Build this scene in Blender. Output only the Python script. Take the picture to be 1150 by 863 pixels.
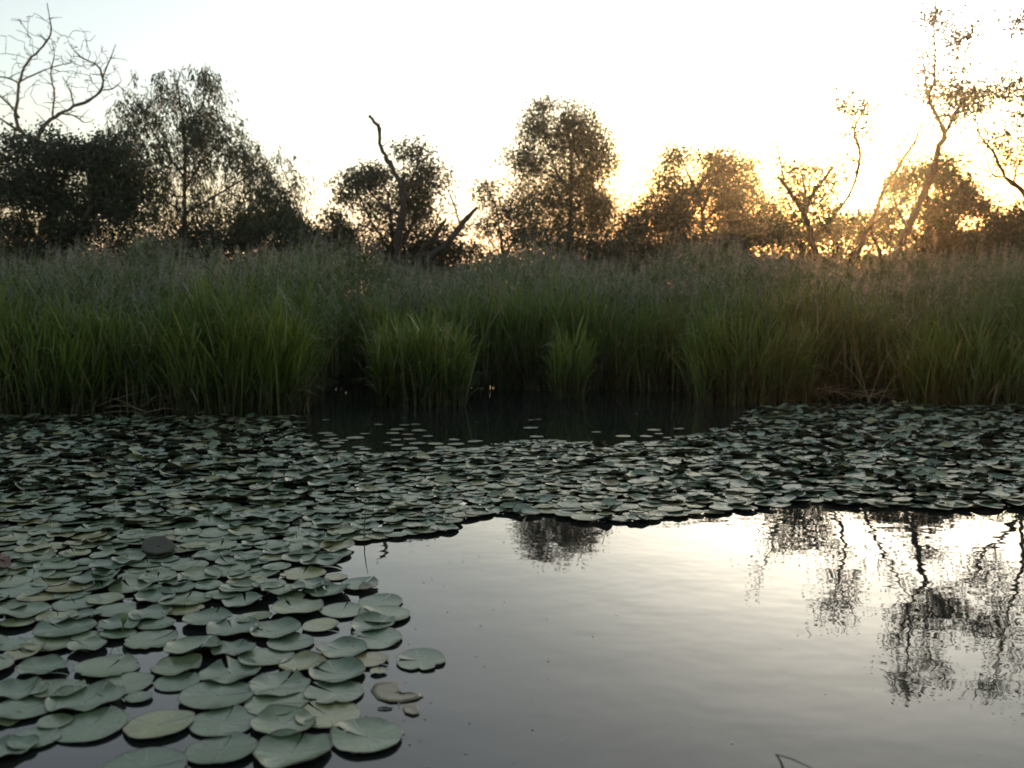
import bpy, math, random
import numpy as np
from mathutils import Vector, noise as mnoise

# ------------------------------------------------------------------ scene, camera, sky, sun, exposure
S = bpy.context.scene
for o in list(bpy.data.objects):
    bpy.data.objects.remove(o)
COL = S.collection
R_ = random.Random(11)
NR = np.random.default_rng(7)

EYE = 1.5                      # eye height above the water
FPX, HOR, CX, CY = 1037.0, 330.0, 575.0, 431.5   # focal length and horizon in the photo's pixels
PITCH = math.atan((CY - HOR) / FPX)
cam_d = bpy.data.cameras.new('camera')
cam = bpy.data.objects.new('camera', cam_d)
COL.objects.link(cam)
cam.location = (0, 0, EYE)
cam.rotation_euler = (math.pi / 2 - PITCH, 0, 0)
cam_d.sensor_fit = 'HORIZONTAL'
cam_d.angle = 2 * math.atan(575.0 / FPX)
cam_d.clip_start = 0.05
cam_d.clip_end = 3000
cam_d.dof.use_dof = True
cam_d.dof.focus_distance = 6.5
cam_d.dof.aperture_fstop = 2.2
S.camera = cam

cp, sp = math.cos(PITCH), math.sin(PITCH)
def ray(px, py):
    a, b = (px - CX) / FPX, (CY - py) / FPX
    return np.array([a, cp + b * sp, -sp + b * cp])
def at(px, py, Y):             # the point at ground distance Y seen at this pixel of the photo
    d = ray(px, py)
    return np.array([0, 0, EYE]) + d * (Y / d[1])
def wat(px, py):               # the point of the water surface seen at this pixel
    d = ray(px, py)
    return np.array([0, 0, EYE]) + d * (EYE / -d[2])

sd = ray(960, 222)
sd = sd / np.linalg.norm(sd)
SUN_EL = math.asin(sd[2])
SUN_AZ = math.atan2(sd[0], sd[1])

W = bpy.data.worlds.new('World')
S.world = W
W.use_nodes = True
nt = W.node_tree
nt.nodes.clear()
N = nt.nodes.new
L = nt.links.new
out = N('ShaderNodeOutputWorld')
sky = N('ShaderNodeTexSky')
sky.sky_type = 'NISHITA'
sky.sun_disc = False
sky.sun_elevation = SUN_EL
sky.sun_rotation = SUN_AZ
sky.air_density = 1.0
sky.dust_density = 1.5
sky.ozone_density = 2.0
bg = N('ShaderNodeBackground')
bg.inputs['Strength'].default_value = 0.15
hsv = N('ShaderNodeHueSaturation')
hsv.inputs['Saturation'].default_value = 0.48
L(sky.outputs[0], hsv.inputs['Color'])
# dusty air low over the horizon: the sky is warmer and dimmer there
tc0 = N('ShaderNodeTexCoord'); sx = N('ShaderNodeSeparateXYZ')
L(tc0.outputs['Generated'], sx.inputs[0])
def tint(stops):
    r = N('ShaderNodeValToRGB'); r.color_ramp.interpolation = 'EASE'
    e = r.color_ramp.elements
    e[0].position, e[0].color = stops[0][0], (*stops[0][1], 1)
    e[1].position, e[1].color = stops[-1][0], (*stops[-1][1], 1)
    for p_, c_ in stops[1:-1]:
        x_ = e.new(p_); x_.color = (*c_, 1)
    L(sx.outputs['Z'], r.inputs[0])
    return r
t_far = tint([(0.0, (.56, .36, .24)), (.05, (.66, .48, .33)), (.10, (.82, .70, .52)), (.15, (.90, .86, .72)), (.22, (.82, .83, .76)), (.32, (.76, .79, .76)), (.42, (.84, .86, .83)), (.6, (1, 1, 1))])
t_sun = tint([(0.0, (.40, .17, .04)), (.05, (.40, .19, .04)), (.09, (.44, .235, .055)), (.125, (.56, .36, .11)), (.17, (.86, .74, .44)), (.24, (1, 1, .94)), (.32, (.97, 1.0, .96))])
tc1 = N('ShaderNodeTexCoord'); dt1 = N('ShaderNodeVectorMath'); dt1.operation = 'DOT_PRODUCT'
dt1.inputs[1].default_value = tuple(sd)
L(tc1.outputs['Generated'], dt1.inputs[0])
mr1 = N('ShaderNodeMapRange'); mr1.interpolation_type = 'SMOOTHSTEP'
mr1.inputs[1].default_value = math.cos(math.radians(27)); mr1.inputs[2].default_value = math.cos(math.radians(3))
L(dt1.outputs['Value'], mr1.inputs[0])
hr = N('ShaderNodeMix'); hr.data_type = 'RGBA'
L(mr1.outputs[0], hr.inputs[0]); L(t_far.outputs[0], hr.inputs[6]); L(t_sun.outputs[0], hr.inputs[7])
hm = N('ShaderNodeMix'); hm.data_type = 'RGBA'; hm.blend_type = 'MULTIPLY'; hm.inputs[0].default_value = 1
L(hsv.outputs[0], hm.inputs[6]); L(hr.outputs[2], hm.inputs[7])
L(hm.outputs[2], bg.inputs['Color'])
# the sun's own aureole in the sky (a glow round the sun's direction)
tc = N('ShaderNodeTexCoord')
dot = N('ShaderNodeVectorMath'); dot.operation = 'DOT_PRODUCT'
dot.inputs[1].default_value = tuple(sd)
L(tc.outputs['Generated'], dot.inputs[0])
ac = N('ShaderNodeMath'); ac.operation = 'ARCCOSINE'
L(dot.outputs['Value'], ac.inputs[0])
def lobe(width, col, amp):
    m = N('ShaderNodeMath'); m.operation = 'DIVIDE'; m.inputs[1].default_value = -width
    L(ac.outputs[0], m.inputs[0])
    e = N('ShaderNodeMath'); e.operation = 'EXPONENT'
    L(m.outputs[0], e.inputs[0])
    k = N('ShaderNodeMath'); k.operation = 'MULTIPLY'; k.inputs[1].default_value = amp
    L(e.outputs[0], k.inputs[0])
    b = N('ShaderNodeBackground'); b.inputs['Color'].default_value = (*col, 1)
    L(k.outputs[0], b.inputs['Strength'])
    return b
last = bg
for w_, c_, a_ in ((0.009, (1.0, .66, .22), 40.0), (0.045, (1.0, .45, .08), .35), (0.40, (1.0, .93, .74), .30)):
    ad = N('ShaderNodeAddShader')
    L(last.outputs[0], ad.inputs[0])
    L(lobe(w_, c_, a_).outputs[0], ad.inputs[1])
    last = ad
L(last.outputs[0], out.inputs['Surface'])

sun_d = bpy.data.lights.new('sun', 'SUN')
sun_d.energy = 2.5
sun_d.angle = math.radians(0.53)
sun_d.color = (1.0, 0.50, 0.17)
sun = bpy.data.objects.new('sun', sun_d)
COL.objects.link(sun)
sun.rotation_euler = Vector(tuple(sd)).to_track_quat('Z', 'Y').to_euler()

S.view_settings.view_transform = 'Standard'
S.view_settings.look = 'None'
S.view_settings.gamma = 1.0
S.view_settings.exposure = 1.5
S.view_settings.use_curve_mapping = False
S.render.engine = 'CYCLES'
S.cycles.use_denoising = True
S.cycles.max_bounces = 6
S.cycles.diffuse_bounces = 2
S.cycles.glossy_bounces = 3
S.cycles.transmission_bounces = 3
S.cycles.volume_bounces = 0
S.cycles.filter_width = 1.7

HAZE_DENSITY = 0.0007

# ------------------------------------------------------------------ helpers
def tag(o, label=None, cat=None, group=None, kind=None):
    if label: o['label'] = label
    if cat: o['category'] = cat
    if group: o['group'] = group
    if kind: o['kind'] = kind
    return o

def link(name, me, parent=None):
    o = bpy.data.objects.new(name, me)
    COL.objects.link(o)
    if parent is not None: o.parent = parent
    return o

def empty(name, loc=(0, 0, 0)):
    o = bpy.data.objects.new(name, None)
    COL.objects.link(o)
    o.location = loc
    o.empty_display_size = 0.3
    return o

class MB:
    """collects quads with float attributes and links them as one mesh object"""
    def __init__(s):
        s.v, s.f, s.m, s.at, s.n = [], [], [], {}, 0
    def add(s, v, f, mi=0, **att):
        v = np.asarray(v, float).reshape(-1, 3)
        f = np.asarray(f, int).reshape(-1, 4)
        s.v.append(v); s.f.append(f + s.n)
        s.m.append(np.broadcast_to(np.asarray(mi), (len(f),)))
        for k, a in att.items():
            s.at.setdefault(k, []).append(np.broadcast_to(np.asarray(a, float), (len(v),)))
        s.n += len(v)
    def mesh(s, name, mats, smooth=True):
        v = np.concatenate(s.v); f = np.concatenate(s.f); mi = np.concatenate(s.m)
        me = bpy.data.meshes.new(name)
        me.vertices.add(len(v))
        me.vertices.foreach_set('co', v.ravel())
        me.loops.add(f.size)
        me.loops.foreach_set('vertex_index', f.ravel())
        me.polygons.add(len(f))
        me.polygons.foreach_set('loop_start', np.arange(0, f.size, 4))
        me.polygons.foreach_set('material_index', mi)
        me.polygons.foreach_set('use_smooth', np.full(len(f), smooth))
        for m in mats: me.materials.append(m)
        for k, a in s.at.items():
            at_ = me.attributes.new(k, 'FLOAT', 'POINT')
            at_.data.foreach_set('value', np.concatenate(a))
        me.update(calc_edges=True)
        return me
    def build(s, name, mats, parent=None, smooth=True):
        if not isinstance(mats, (list, tuple)): mats = [mats]
        return link(name, s.mesh(name, mats, smooth), parent)

def ribbons(mb, c, w, side, rnd, t=None):
    """c (n,s,3) centre lines, w (n,s) half widths, side (n,3) or (n,s,3)"""
    n, s_, _ = c.shape
    if side.ndim == 2: side = np.repeat(side[:, None, :], s_, 1)
    a = c - side * w[..., None]; b = c + side * w[..., None]
    v = np.stack([a, b], 2).reshape(-1, 3)
    base = (np.arange(n) * s_ * 2)[:, None] + (np.arange(s_ - 1) * 2)[None, :]
    f = np.stack([base, base + 1, base + 3, base + 2], -1).reshape(-1, 4)
    if t is None: t = np.broadcast_to(np.linspace(0, 1, s_), (n, s_))
    mb.add(v, f, 0, rnd=np.repeat(rnd, s_ * 2), t=np.repeat(t.reshape(-1), 2))

def smooth_line(p, r, step):
    """Catmull-Rom through points p with radii r"""
    p = np.asarray(p, float); r = np.asarray(r, float)
    if len(p) < 2: return p, r
    q = np.vstack([2 * p[0] - p[1], p, 2 * p[-1] - p[-2]])
    P, Rr = [], []
    for i in range(len(p) - 1):
        a, b, c, d = q[i:i + 4]
        k = max(2, int(np.linalg.norm(c - b) / step) + 1)
        for u in np.linspace(0, 1, k, endpoint=False):
            P.append(.5 * (2 * b + (c - a) * u + (2 * a - 5 * b + 4 * c - d) * u * u + (3 * b - a - 3 * c + d) * u ** 3))
            Rr.append(r[i] + (r[i + 1] - r[i]) * u)
    P.append(p[-1]); Rr.append(r[-1])
    return np.array(P), np.array(Rr)

def tube(mb, p, r, k=6, bump=0.0):
    p = np.asarray(p, float); n = len(p)
    if n < 2: return
    t = np.gradient(p, axis=0)
    t /= np.linalg.norm(t, axis=1)[:, None] + 1e-9
    ref = np.array([0, 1., 0])
    if abs((t @ ref)).mean() > .8: ref = np.array([1., 0, 0])
    n1 = np.cross(t, ref); n1 /= np.linalg.norm(n1, axis=1)[:, None] + 1e-9
    n2 = np.cross(t, n1)
    a = np.linspace(0, 2 * np.pi, k, endpoint=False)
    rr = np.asarray(r)[:, None] * (1 + bump * NR.normal(size=(n, k)))
    v = p[:, None, :] + rr[..., None] * (n1[:, None, :] * np.cos(a)[None, :, None] + n2[:, None, :] * np.sin(a)[None, :, None])
    i = np.arange(n - 1)[:, None] * k; j = np.arange(k)[None, :]; j2 = (j + 1) % k
    f = np.stack([i + j, i + j2, i + k + j2, i + k + j], -1).reshape(-1, 4)
    mb.add(v.reshape(-1, 3), f, 0, rnd=R_.random(), t=0.5)
    cap = p[-1] + t[-1] * r[-1] * .6        # close the tip
    e = (n - 1) * k
    vv = np.vstack([v[-1], cap[None]])
    fc = np.stack([np.arange(k), (np.arange(k) + 1) % k, np.full(k, k), np.full(k, k)], -1)
    mb.add(vv, fc, 0, rnd=.5, t=.5)

# ------------------------------------------------------------------ materials
def mat(name):
    m = bpy.data.materials.new(name)
    m.use_nodes = True
    t = m.node_tree
    for n in list(t.nodes): t.nodes.remove(n)
    o = t.nodes.new('ShaderNodeOutputMaterial')
    return m, t, o, t.nodes.new, t.links.new

def ramp(t, pts):
    r = t.nodes.new('ShaderNodeValToRGB')
    e = r.color_ramp.elements
    e[0].position, e[0].color = pts[0][0], (*pts[0][1], 1)
    e[1].position, e[1].color = pts[1][0], (*pts[1][1], 1)
    for p, c in pts[2:]:
        x = e.new(p); x.color = (*c, 1)
    return r

def leaf_material(name, dark, mid, light, transl, trans_amt=.35, rough=.5, dry=None, tip=None):
    m, t, o, N, L = mat(name)
    at_ = N('ShaderNodeAttribute'); at_.attribute_name = 'rnd'
    r = ramp(t, [(0, dark), (.5, mid), (.9 if dry else 1, light)] + ([(.96, dry)] if dry else []))
    L(at_.outputs['Fac'], r.inputs[0])
    col = r.outputs[0]
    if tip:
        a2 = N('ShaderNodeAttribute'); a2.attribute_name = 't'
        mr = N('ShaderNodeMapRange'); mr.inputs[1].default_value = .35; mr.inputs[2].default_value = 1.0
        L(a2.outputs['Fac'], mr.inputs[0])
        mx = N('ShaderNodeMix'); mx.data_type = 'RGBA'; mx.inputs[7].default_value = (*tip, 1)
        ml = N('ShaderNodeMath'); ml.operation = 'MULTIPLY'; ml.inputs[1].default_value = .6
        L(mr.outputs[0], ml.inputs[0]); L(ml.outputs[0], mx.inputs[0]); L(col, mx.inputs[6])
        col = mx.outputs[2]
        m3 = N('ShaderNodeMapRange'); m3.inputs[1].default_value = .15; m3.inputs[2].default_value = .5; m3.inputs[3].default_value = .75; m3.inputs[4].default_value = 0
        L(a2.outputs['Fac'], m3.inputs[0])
        mx2 = N('ShaderNodeMix'); mx2.data_type = 'RGBA'; mx2.inputs[7].default_value = (.024, .022, .013, 1)   # wet dead sheaths at the foot, with the reeds' self-shadow painted in
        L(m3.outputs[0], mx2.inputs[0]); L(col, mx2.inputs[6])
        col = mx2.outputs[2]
    p = N('ShaderNodeBsdfPrincipled'); p.inputs['Roughness'].default_value = rough
    L(col, p.inputs['Base Color'])
    tr = N('ShaderNodeBsdfTranslucent')
    mt = N('ShaderNodeMix'); mt.data_type = 'RGBA'; mt.blend_type = 'MULTIPLY'; mt.inputs[0].default_value = 1
    mt.inputs[7].default_value = (*transl, 1)
    L(col, mt.inputs[6]); L(mt.outputs[2], tr.inputs['Color'])
    ms = N('ShaderNodeMixShader'); ms.inputs[0].default_value = trans_amt
    L(p.outputs[0], ms.inputs[1]); L(tr.outputs[0], ms.inputs[2]); L(ms.outputs[0], o.inputs['Surface'])
    return m

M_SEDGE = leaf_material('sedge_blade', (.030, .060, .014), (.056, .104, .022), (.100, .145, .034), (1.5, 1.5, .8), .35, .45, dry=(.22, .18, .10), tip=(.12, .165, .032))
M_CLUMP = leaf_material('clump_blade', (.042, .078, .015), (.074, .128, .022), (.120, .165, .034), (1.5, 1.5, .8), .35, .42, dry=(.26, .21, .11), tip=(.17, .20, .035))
M_REED = leaf_material('reed_leaf', (.048, .080, .028), (.078, .120, .044), (.115, .150, .060), (1.4, 1.4, .9), .35, .55, dry=(.18, .15, .09))
M_PLUME = leaf_material('reed_plume', (.19, .18, .14), (.27, .25, .20), (.36, .33, .27), (1.2, 1.1, 1.0), .35, .8)
M_LEAF_D = leaf_material('bush_leaf', (.014, .024, .009), (.024, .039, .014), (.042, .060, .021), (1.3, 1.4, .7), .14, .5)
M_LEAF_W = leaf_material('willow_leaf', (.024, .040, .016), (.040, .060, .024), (.062, .085, .036), (1.4, 1.4, .8), .16, .55)

def bark_material(name, a, b):
    m, t, o, N, L = mat(name)
    tc = N('ShaderNodeTexCoord')
    mp = N('ShaderNodeMapping'); mp.inputs['Scale'].default_value = (9, 9, 2)
    L(tc.outputs['Object'], mp.inputs[0])
    n = N('ShaderNodeTexNoise'); n.inputs['Scale'].default_value = 3; n.inputs['Detail'].default_value = 6
    L(mp.outputs[0], n.inputs['Vector'])
    r = ramp(t, [(.3, a), (.7, b)])
    L(n.outputs['Fac'], r.inputs[0])
    p = N('ShaderNodeBsdfPrincipled'); p.inputs['Roughness'].default_value = .85
    L(r.outputs[0], p.inputs['Base Color'])
    bp = N('ShaderNodeBump'); bp.inputs['Strength'].default_value = .6; bp.inputs['Distance'].default_value = .03
    L(n.outputs['Fac'], bp.inputs['Height']); L(bp.outputs[0], p.inputs['Normal'])
    L(p.outputs[0], o.inputs['Surface'])
    return m
M_BARK = bark_material('bark', (.020, .016, .012), (.055, .044, .034))
M_DEAD = bark_material('weathered_wood', (.075, .062, .055), (.19, .16, .145))

def water_material():
    m, t, o, N, L = mat('pond_water')
    p = N('ShaderNodeBsdfPrincipled')
    p.inputs['Base Color'].default_value = (.013, .015, .013, 1)
    p.inputs['Roughness'].default_value = .0
    p.inputs['IOR'].default_value = 1.55
    geo = N('ShaderNodeNewGeometry')
    def noise(scale, sx, sy, det, rot=0):
        mp = N('ShaderNodeMapping'); mp.inputs['Scale'].default_value = (sx, sy, 1); mp.inputs['Rotation'].default_value = (0, 0, rot)
        L(geo.outputs['Position'], mp.inputs[0])
        n = N('ShaderNodeTexNoise'); n.inputs['Scale'].default_value = scale; n.inputs['Detail'].default_value = det
        n.inputs['Roughness'].default_value = .55
        L(mp.outputs[0], n.inputs['Vector'])
        return n
    n1 = noise(3.6, .8, 1.0, 2, .15)      # short ripples
    n2 = noise(1.1, .5, 1.0, 1, -.2)      # slow swell
    b2 = N('ShaderNodeBump'); b2.inputs['Strength'].default_value = 1; b2.inputs['Distance'].default_value = .0025
    L(n2.outputs['Fac'], b2.inputs['Height'])
    b1 = N('ShaderNodeBump'); b1.inputs['Strength'].default_value = 1; b1.inputs['Distance'].default_value = .0017
    L(n1.outputs['Fac'], b1.inputs['Height']); L(b2.outputs[0], b1.inputs['Normal'])
    L(b1.outputs[0], p.inputs['Normal'])
    L(p.outputs[0], o.inputs['Surface'])
    return m
M_WATER = water_material()

def ground_material():
    m, t, o, N, L = mat('marsh_ground')
    geo = N('ShaderNodeNewGeometry')
    n = N('ShaderNodeTexNoise'); n.inputs['Scale'].default_value = 1.3; n.inputs['Detail'].default_value = 8
    L(geo.outputs['Position'], n.inputs['Vector'])
    r = ramp(t, [(.3, (.020, .017, .010)), (.7, (.045, .055, .018))])
    L(n.outputs['Fac'], r.inputs[0])
    p = N('ShaderNodeBsdfPrincipled'); p.inputs['Roughness'].default_value = .9
    L(r.outputs[0], p.inputs['Base Color'])
    bp = N('ShaderNodeBump'); bp.inputs['Strength'].default_value = .8; bp.inputs['Distance'].default_value = .08
    L(n.outputs['Fac'], bp.inputs['Height']); L(bp.outputs[0], p.inputs['Normal'])
    L(p.outputs[0], o.inputs['Surface'])
    return m
M_GROUND = ground_material()

def pad_material():
    m, t, o, N, L = mat('lily_pad_top')
    ar = N('ShaderNodeAttribute'); ar.attribute_name = 'rnd'
    oi = N('ShaderNodeObjectInfo')
    ad = N('ShaderNodeMath'); ad.operation = 'ADD'
    L(ar.outputs['Fac'], ad.inputs[0]); L(oi.outputs['Random'], ad.inputs[1])
    fr = N('ShaderNodeMath'); fr.operation = 'FRACT'; L(ad.outputs[0], fr.inputs[0])
    r = ramp(t, [(0, (.066, .112, .060)), (.4, (.100, .148, .080)), (.70, (.135, .172, .088)), (.83, (.175, .195, .088)), (.97, (.215, .205, .08)), (1, (.14, .11, .05))])
    L(fr.outputs[0], r.inputs[0])
    # veins: radiating from the stalk, and a paler middle
    ang = N('ShaderNodeAttribute'); ang.attribute_name = 'ang'
    rad = N('ShaderNodeAttribute'); rad.attribute_name = 'rad'
    ml = N('ShaderNodeMath'); ml.operation = 'MULTIPLY'; ml.inputs[1].default_value = 11.0
    L(ang.outputs['Fac'], ml.inputs[0])
    sn = N('ShaderNodeMath'); sn.operation = 'SINE'; L(ml.outputs[0], sn.inputs[0])
    mr = N('ShaderNodeMapRange'); mr.inputs[1].default_value = .90; mr.inputs[2].default_value = 1.0; mr.inputs[4].default_value = .34
    L(sn.outputs[0], mr.inputs[0])
    tc = N('ShaderNodeTexCoord')
    n = N('ShaderNodeTexNoise'); n.inputs['Scale'].default_value = 14; n.inputs['Detail'].default_value = 5
    geo = N('ShaderNodeNewGeometry')
    L(geo.outputs['Position'], n.inputs['Vector'])
    mv = N('ShaderNodeMix'); mv.data_type = 'RGBA'; mv.inputs[7].default_value = (.12, .16, .085, 1)
    L(mr.outputs[0], mv.inputs[0]); L(r.outputs[0], mv.inputs[6])
    blo = N('ShaderNodeMapRange'); blo.inputs[1].default_value = .3; blo.inputs[2].default_value = .75; blo.inputs[3].default_value = .72; blo.inputs[4].default_value = 1.25
    L(n.outputs['Fac'], blo.inputs[0])
    hs = N('ShaderNodeHueSaturation'); L(blo.outputs[0], hs.inputs['Value']); L(mv.outputs[2], hs.inputs['Color'])
    # brown worn spots
    n2 = N('ShaderNodeTexNoise'); n2.inputs['Scale'].default_value = 45; n2.inputs['Detail'].default_value = 3
    L(geo.outputs['Position'], n2.inputs['Vector'])
    sp_ = N('ShaderNodeMapRange'); sp_.inputs[1].default_value = .64; sp_.inputs[2].default_value = .70; sp_.inputs[4].default_value = .75
    L(n2.outputs['Fac'], sp_.inputs[0])
    ms_ = N('ShaderNodeMix'); ms_.data_type = 'RGBA'; ms_.inputs[7].default_value = (.05, .045, .028, 1)
    L(sp_.outputs[0], ms_.inputs[0]); L(hs.outputs[0], ms_.inputs[6])
    # dark withered outline, broken here and there
    ra = N('ShaderNodeMath'); ra.operation = 'MULTIPLY_ADD'; ra.inputs[1].default_value = .16
    L(n.outputs['Fac'], ra.inputs[0]); L(rad.outputs['Fac'], ra.inputs[2])
    rm = N('ShaderNodeMapRange'); rm.inputs[1].default_value = 1.025; rm.inputs[2].default_value = 1.065; rm.inputs[4].default_value = .9
    L(ra.outputs[0], rm.inputs[0])
    mr_ = N('ShaderNodeMix'); mr_.data_type = 'RGBA'; mr_.inputs[7].default_value = (.024, .022, .013, 1)
    L(rm.outputs[0], mr_.inputs[0]); L(ms_.outputs[2], mr_.inputs[6])
    ms_ = mr_
    # the underside is dull reddish brown
    mb = N('ShaderNodeMix'); mb.data_type = 'RGBA'; mb.inputs[7].default_value = (.026, .030, .014, 1)
    L(geo.outputs['Backfacing'], mb.inputs[0]); L(ms_.outputs[2], mb.inputs[6])
    p = N('ShaderNodeBsdfPrincipled')
    p.inputs['IOR'].default_value = 1.58
    L(mb.outputs[2], p.inputs['Base Color'])
    rr = N('ShaderNodeMapRange'); rr.inputs[1].default_value = .3; rr.inputs[2].default_value = .7; rr.inputs[3].default_value = .25; rr.inputs[4].default_value = .42
    L(n.outputs['Fac'], rr.inputs[0]); L(rr.outputs[0], p.inputs['Roughness'])
    bp = N('ShaderNodeBump'); bp.inputs['Strength'].default_value = .5; bp.inputs['Distance'].default_value = .004
    sm = N('ShaderNodeMath'); sm.operation = 'ADD'
    L(n.outputs['Fac'], sm.inputs[0]); L(mr.outputs[0], sm.inputs[1])
    L(sm.outputs[0], bp.inputs['Height']); L(bp.outputs[0], p.inputs['Normal'])
    L(p.outputs[0], o.inputs['Surface'])
    return m
M_PAD = pad_material()

def plain(name, c, rough=.7):
    m, t, o, N, L = mat(name)
    geo = N('ShaderNodeNewGeometry')
    n = N('ShaderNodeTexNoise'); n.inputs['Scale'].default_value = 30; n.inputs['Detail'].default_value = 5
    L(geo.outputs['Position'], n.inputs['Vector'])
    r = ramp(t, [(.25, tuple(x * .6 for x in c)), (.75, tuple(x * 1.35 for x in c))])
    L(n.outputs['Fac'], r.inputs[0])
    p = N('ShaderNodeBsdfPrincipled'); p.inputs['Roughness'].default_value = rough
    L(r.outputs[0], p.inputs['Base Color']); L(p.outputs[0], o.inputs['Surface'])
    return m
M_EDGE = plain('lily_pad_rim', (.016, .015, .009), .6)
M_BROWN = plain('rotting_leaf', (.11, .095, .045), .35)
M_RUST = plain('withered_leaf', (.10, .045, .022), .7)
M_STALK = plain('green_stalk', (.07, .10, .035), .5)
M_BUD = plain('lily_bud', (.09, .13, .04), .5)
M_TWIG = plain('wet_twig', (.05, .04, .03), .5)
M_PETAL = plain('lily_petal', (.62, .60, .55), .6)

# ------------------------------------------------------------------ setting: ground, water, haze
# front edge of the reed bed, traced where it meets the water
FRONT_PX = [(-420, 470), (0, 466), (150, 468), (335, 466), (350, 432), (410, 430), (430, 440), (560, 440), (640, 440), (770, 441), (792, 452), (900, 452), (1010, 452), (1150, 456), (1560, 462)]
FRONT = np.array([wat(*p)[:2] for p in FRONT_PX])
def yfront(x): return np.interp(x, FRONT[:, 0], FRONT[:, 1])

def ground_z(x, y):
    yf = yfront(x)
    u = np.clip((y - yf - .1) / 1.2, 0, 1); far = u * u * (3 - 2 * u)
    v = np.clip((1.2 - y) / 1.6, 0, 1); near = v * v * (3 - 2 * v)
    side = np.clip((np.abs(x) - 26) / 6, 0, 1)
    k = np.maximum(np.maximum(far, near), side)
    h = -.7 + .85 * k
    return h + .05 * np.sin(x * .7 + y * .3) * k + .04 * np.sin(x * 1.9 - y * 1.3) * k
gx = np.concatenate([[-600, -200, -80], np.arange(-40, 40.1, .8), [80, 200, 600]])
gy = np.concatenate([[-600, -150, -40, -10], np.arange(-4, 44.1, .8), [60, 100, 200, 400, 700]])
X, Y = np.meshgrid(gx, gy)
Z = ground_z(X, Y)
g = MB()
nx, ny = len(gx), len(gy)
i = np.arange(ny - 1)[:, None] * nx; j = np.arange(nx - 1)[None, :]
g.add(np.stack([X, Y, Z], -1), np.stack([i + j, i + j + 1, i + nx + j + 1, i + nx + j], -1))
tag(g.build('ground', M_GROUND), kind='structure')
w = MB()
w.add([(-38, -3, 0), (38, -3, 0), (38, 22, 0), (-38, 22, 0)], [(0, 1, 2, 3)])
tag(w.build('pond_water', M_WATER), kind='structure')

if HAZE_DENSITY > 0:
    m, t, o, N, L = mat('glare_haze')
    pv = N('ShaderNodeVolumePrincipled')
    pv.inputs['Color'].default_value = (.95, .92, .88, 1)
    pv.inputs['Density'].default_value = HAZE_DENSITY
    pv.inputs['Anisotropy'].default_value = .9  # forward-scattering haze, added to imitate the glare round the low sun
    L(pv.outputs[0], o.inputs['Volume'])
    hb = MB()
    x0, x1, y0, y1, z0, z1 = -650, 650, -650, 750, -2.0, 14.0
    hb.add([(x0, y0, z0), (x1, y0, z0), (x1, y1, z0), (x0, y1, z0), (x0, y0, z1), (x1, y0, z1), (x1, y1, z1), (x0, y1, z1)],
           [(3, 2, 1, 0), (4, 5, 6, 7), (0, 1, 5, 4), (1, 2, 6, 5), (2, 3, 7, 6), (3, 0, 4, 7)])
    hz = hb.build('haze', m, smooth=False)
    tag(hz, kind='stuff', label='thin evening haze over the pond, added for the glare round the sun', cat='haze')

# ------------------------------------------------------------------ trees
def proj(q):
    dz = q[1] * cp - (q[2] - EYE) * sp
    return np.array([CX + FPX * q[0] / dz, CY - FPX * ((q[2] - EYE) * cp + q[1] * sp) / dz])

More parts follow.
